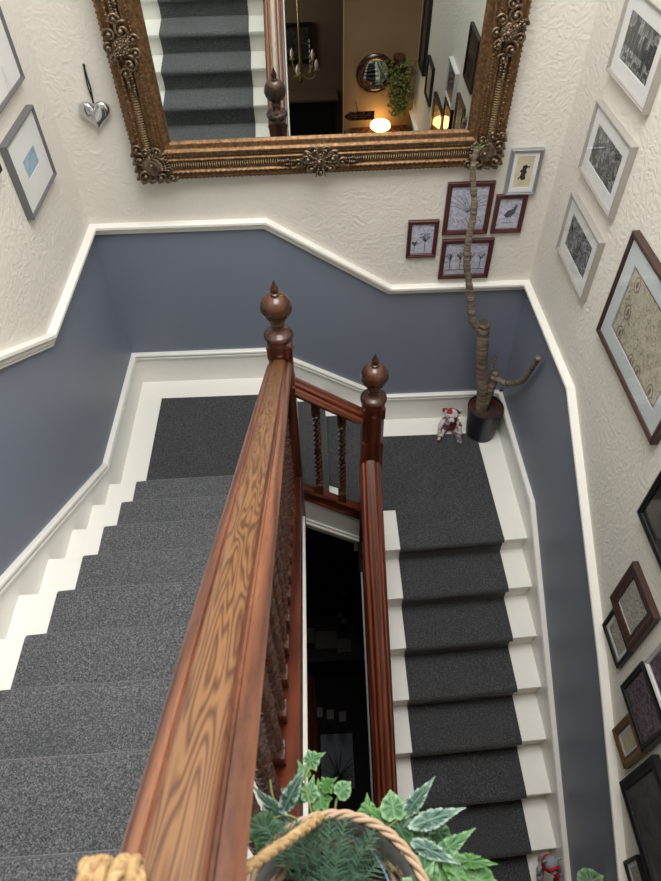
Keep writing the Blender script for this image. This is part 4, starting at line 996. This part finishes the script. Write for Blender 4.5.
# ================================================================== LOWER HALL, SEEN IN THE MIRROR
cs = thing('console_table', 'dark console table under the round mirror in the warm hall', 'table', (2.37, YB+.16, ZF))
bm = nb(); box(bm, -.36, .36, -.15, .15, 1.10, 1.14); obj('tabletop', bm, MT['darkwood'], cs, bevel=.005)
for sx in (-.33, .33):
    for sy in (-.12, .12): bm = nb(); box(bm, sx-.02, sx+.02, sy-.02, sy+.02, 0, 1.10); obj('leg', bm, MT['darkwood'], cs)
LZ = ZF+1.14
lp = thing('table_lamp', 'small glowing globe lamp on the console table', 'lamp', (2.37, YB+.16, LZ))
em = bpy.data.materials.new('lit_lamp_glass'); em.use_nodes = True; e_ = em.node_tree.nodes['Principled BSDF']; e_.inputs['Emission Color'].default_value = (1, .55, .18, 1); e_.inputs['Emission Strength'].default_value = 12; e_.inputs['Base Color'].default_value = (1, .8, .5, 1)
bm = nb(); lathe(bm, [(.04, .05), (.09, .055), (.125, .085), (.12, .115), (.08, .14), (.03, .15)], 24); obj('glass_shade', bm, em, lp, smooth=True)
bm = nb(); lathe(bm, [(.06, 0), (.06, .015), (.025, .03), (.03, .055)], 20); obj('base', bm, MT['goldfr'], lp, smooth='auto')
rm = thing('round_mirror', 'round dark-framed convex mirror on the warm hall wall', 'mirror', (2.30, YB+.002, .44), (PI/2, 0, PI))
bm = nb(); 
rg = []
for R_, z in ((.225, 0), (.225, .02), (.21, .035), (.19, .03), (.175, .038), (.16, .03), (.155, .01), (.155, 0)):
    rg.append([bm.verts.new((R_*math.cos(2*PI*i/36), R_*math.sin(2*PI*i/36), -z)) for i in range(36)])
for a, b in zip(rg, rg[1:]+rg[:1]):
    for i in range(36): bm.faces.new((a[i], a[(i+1) % 36], b[(i+1) % 36], b[i]))
obj('frame', bm, MT['darkwood'], rm, smooth='auto'); rm.rotation_euler = (PI/2, 0, 0)
for ch in rm.children: pass
bm = nb(); lathe(bm, [(.157, -.012), (.12, -.020), (.06, -.024), (.01, -.025)], 32); obj('mirror_glass', bm, MT['mirror'], rm, smooth='auto')
sg = thing('direction_sign', 'small dark arrow-shaped sign on the warm hall wall beside the doorway', 'sign', (2.08, YB+.30, .10))
bm = nb(); prism(bm, [(-.17, -.002, 0), (-.11, -.002, -.05), (.19, -.002, -.05), (.19, -.002, .05), (-.11, -.002, .05)], (0, .015, 0)); obj('board', bm, MT['darkwood'], sg); sg.rotation_euler = (0, 0, 0)
bm = nb()
for x0, x1, z in ((-.08, .14, .012), (-.06, .10, -.016)):
    x = x0
    while x < x1: box(bm, x, x+.014, .0152, .0162, z-.006, z+.008); x += .021
obj('lettering', bm, MT['goldfr'], sg)
bm = nb(); tube(bm, [(.0, -.002, .05), (-.05, -.002, .2)], .002, 5); tube(bm, [(.0, .0, .0), (.0, -.30, .0)], .004, 5); obj('bracket', bm, MT['black'], sg)
tp = thing('trailing_plant', 'trailing green plant hanging beside the round mirror', 'plant', (2.56, YB+.10, .64))
rnd2 = random.Random(9)
gm = plain('olive_foliage', (112, 118, 60), .6, var=.3)
bm = nb()
for k in range(900):
    u_ = rnd2.random(); z = -.02-u_*.62; sp_ = .20*(1-u_*.55); x = rnd2.gauss(0, sp_*.55); y = rnd2.uniform(-.06, .10); s = rnd2.uniform(.016, .032)
    c_ = Vector((x+.03*u_, y, z)); d = Vector((rnd2.uniform(-1, 1), rnd2.uniform(-.4, 1), rnd2.uniform(-1, .4))).normalized(); e = d.cross(Vector((rnd2.uniform(-1, 1), .3, 1))).normalized()
    vs = [bm.verts.new(c_+v_) for v_ in (-d*s, e*s*.45, d*s, -e*s*.45)]; bm.faces.new(vs)
q = obj('foliage', bm, gm, tp); q['kind'] = 'stuff'
bm = nb(); lathe(bm, [(.05, -.06), (.075, .02), (.07, .03), (.01, .03)], 16); obj('pot', bm, MT['darkwood'], tp)
bm = nb(); box(bm, -.09, .09, -.098, .08, -.075, -.06); tag(obj('wall_shelf', bm, MT['darkwood'], loc=(2.56, YB+.10, .64)), 'tiny dark shelf under the trailing plant', 'shelf')

area('dark_room_fill_light', (-.3, -5.4, .8), (0, -PI/2, 0), .9, .9, 34, (1, .93, .84))  # unseen fill lamp, added to brighten the dark room in the mirror
# dark room: chandelier, fire surround, frame
ch_ = thing('chandelier', 'small brass chandelier with white candle bulbs in the dark room, seen in the mirror', 'chandelier', (1.44, -5.35, .17))
ch_.scale = (1.2, 1.2, 1.2)
brass = plain('tarnished_brass', (150, 136, 84), .35, .6); wax = plain('frosted_candle_bulb', (214, 204, 196), .4); crys = plain('cut_crystal', (190, 190, 180), .1, .2)
bm = nb(); lathe(bm, [(.01, -.16), (.03, -.12), (.012, -.06), (.035, -.02), (.014, .06), (.01, .2), (.006, 1.7)], 14); obj('stem', bm, brass, ch_, smooth=True)
for k in range(5):
    a = 2*PI*k/5+.5; ca, sa = math.cos(a), math.sin(a)
    bm = nb(); tube(bm, smooth_path([(0, 0, -.05), (.08*ca, .08*sa, -.12), (.17*ca, .17*sa, -.07), (.19*ca, .19*sa, -.01)], 2), .007, 6); lathe(bm, [(.006, -.012), (.03, 0), (.034, .01), (.012, .012)], 12, .19*ca, .19*sa, 0); ar_ = obj('arm', bm, brass, ch_, smooth='auto')
    bm = nb(); lathe(bm, [(.012, .012), (.014, .03), (.022, .055), (.018, .085), (.004, .115)], 12, .19*ca, .19*sa, 0); obj('candle_bulb', bm, wax, ar_, smooth=True)
bm = nb()
for k in range(7): ball(bm, (.10, .1, .0+.05*k), (.008, .008, .02), 6)
obj('crystal_drops', bm, crys, ch_)
fs = thing('fire_surround', 'dark fireplace in the dark room, seen in the mirror', 'fireplace', (1.52, -5.97, ZF))
bm = nb(); box(bm, -.42, .40, -.1, .10, 0, .80); obj('surround', bm, MT['black'], fs, bevel=.01); bm = nb(); box(bm, -.46, .44, -.12, .14, .80, .84); obj('mantel', bm, plain('brown_mantel', (84, 66, 54), .5), fs, bevel=.008)
of = thing('overmantel_picture', 'dark framed picture over the fireplace in the dark room', 'picture', (1.40, -6.098, -.10))
bm = nb(); box(bm, -.21, .21, 0, .03, 0, .46); obj('canvas', bm, A['dark'], of); bm = nb(); frame_ring(bm, .46, .50, [(0, 0), (0, .04), (.05, .03), (.05, 0)]); obj('frame', bm, MT['black'], of, loc=(0, 0, -.02), rot=(0, 0, PI))

# ================================================================== FAR BELOW IN THE WELL
ll = thing('staircase', 'dim lower staircase with pale tread edges at the bottom of the well', 'stairs', (1.3, -.5, -3.2))
gw = plain('dimmed_white_paint', (112, 110, 106), .6)  # white paint greyed down to stand in for the dimness of the well
bm = nb(); box(bm, -.28, .60, -.10, .42, -.25, -.13); obj('tread', bm, MT['carpet2'], ll)
for (x0, x1, y0, y1, z) in ((-.27, -.13, .02, .2, .0), (-.12, .13, -.03, .18, -.05), (.135, .29, -.06, .10, -.10)): bm = nb(); box(bm, x0, x1, y0, y1, z-.05, z); obj('pale_edge', bm, gw, ll)
for k, (x, y) in enumerate(((-.10, -.72), (.02, -.74), (.15, -.76))): bm = nb(); box(bm, x-.035, x+.04, y-.05, y+.05, -.16, -.10-.02*k); obj('pale_edge', bm, gw, ll)
lr = thing('handrail', 'dim red-brown handrail far down in the well', 'handrail', (1.1, -1.2, -3.0))
rail('handrail', (1.10, -.9, -3.05), (1.16, -2.3, -2.9), MT['mahogy'], lr, 1.1)
bm = nb(); box(bm, 1.19, 1.57, -1.75, -1.15, BOT+.002, BOT+.02); tag(obj('floor_mat', bm, plain('pale_grey_mat', (150, 156, 160), .8)), 'pale grey mat on the floor at the bottom of the well', 'mat')
sp = thing('grass_plant', 'spiky dark plant on the floor at the bottom of the well', 'plant', (1.38, -1.65, BOT+.02))
bm = nb()
for k in range(26):
    a = rnd2.uniform(0, 2*PI); L_ = rnd2.uniform(.15, .3); tube(bm, [(0, 0, .05), (L_*.5*math.cos(a), L_*.5*math.sin(a), .3), (L_*math.cos(a), L_*math.sin(a), .36)], [.004, .003, .001], 4)
obj('blades', bm, plain('dark_green_blades', (30, 44, 30), .6), sp)['kind'] = 'stuff'
bm = nb(); lathe(bm, [(.05, 0), (.06, .1), (.01, .1)], 14); obj('pot', bm, MT['black'], sp)
for k, (x, y) in enumerate(((1.535, -.02), (1.515, -.37))):
    gl = thing('wall_light', ['frosted glass light with two globes in the dark well, upper one', 'frosted glass light with two globes in the dark well, lower one'][k], 'lamp', (x, y, -2.9))
    bm = nb(); ball(bm, (0, 0, 0), (.045, .045, .05), 14); obj('glass_globe', bm, gw, gl, smooth=True); bm = nb(); ball(bm, (-.04, .07, 0), .03, 12); obj('glass_globe', bm, gw, gl, smooth=True)
    bm = nb(); tube(bm, [(0, 0, 0), (-.04, .07, .0), (.0, .30, .0)] if k == 0 else [(0, 0, 0), (-.04, .07, .0), (.0, .35, 0)], .006, 6); obj('bracket', bm, MT['black'], gl)
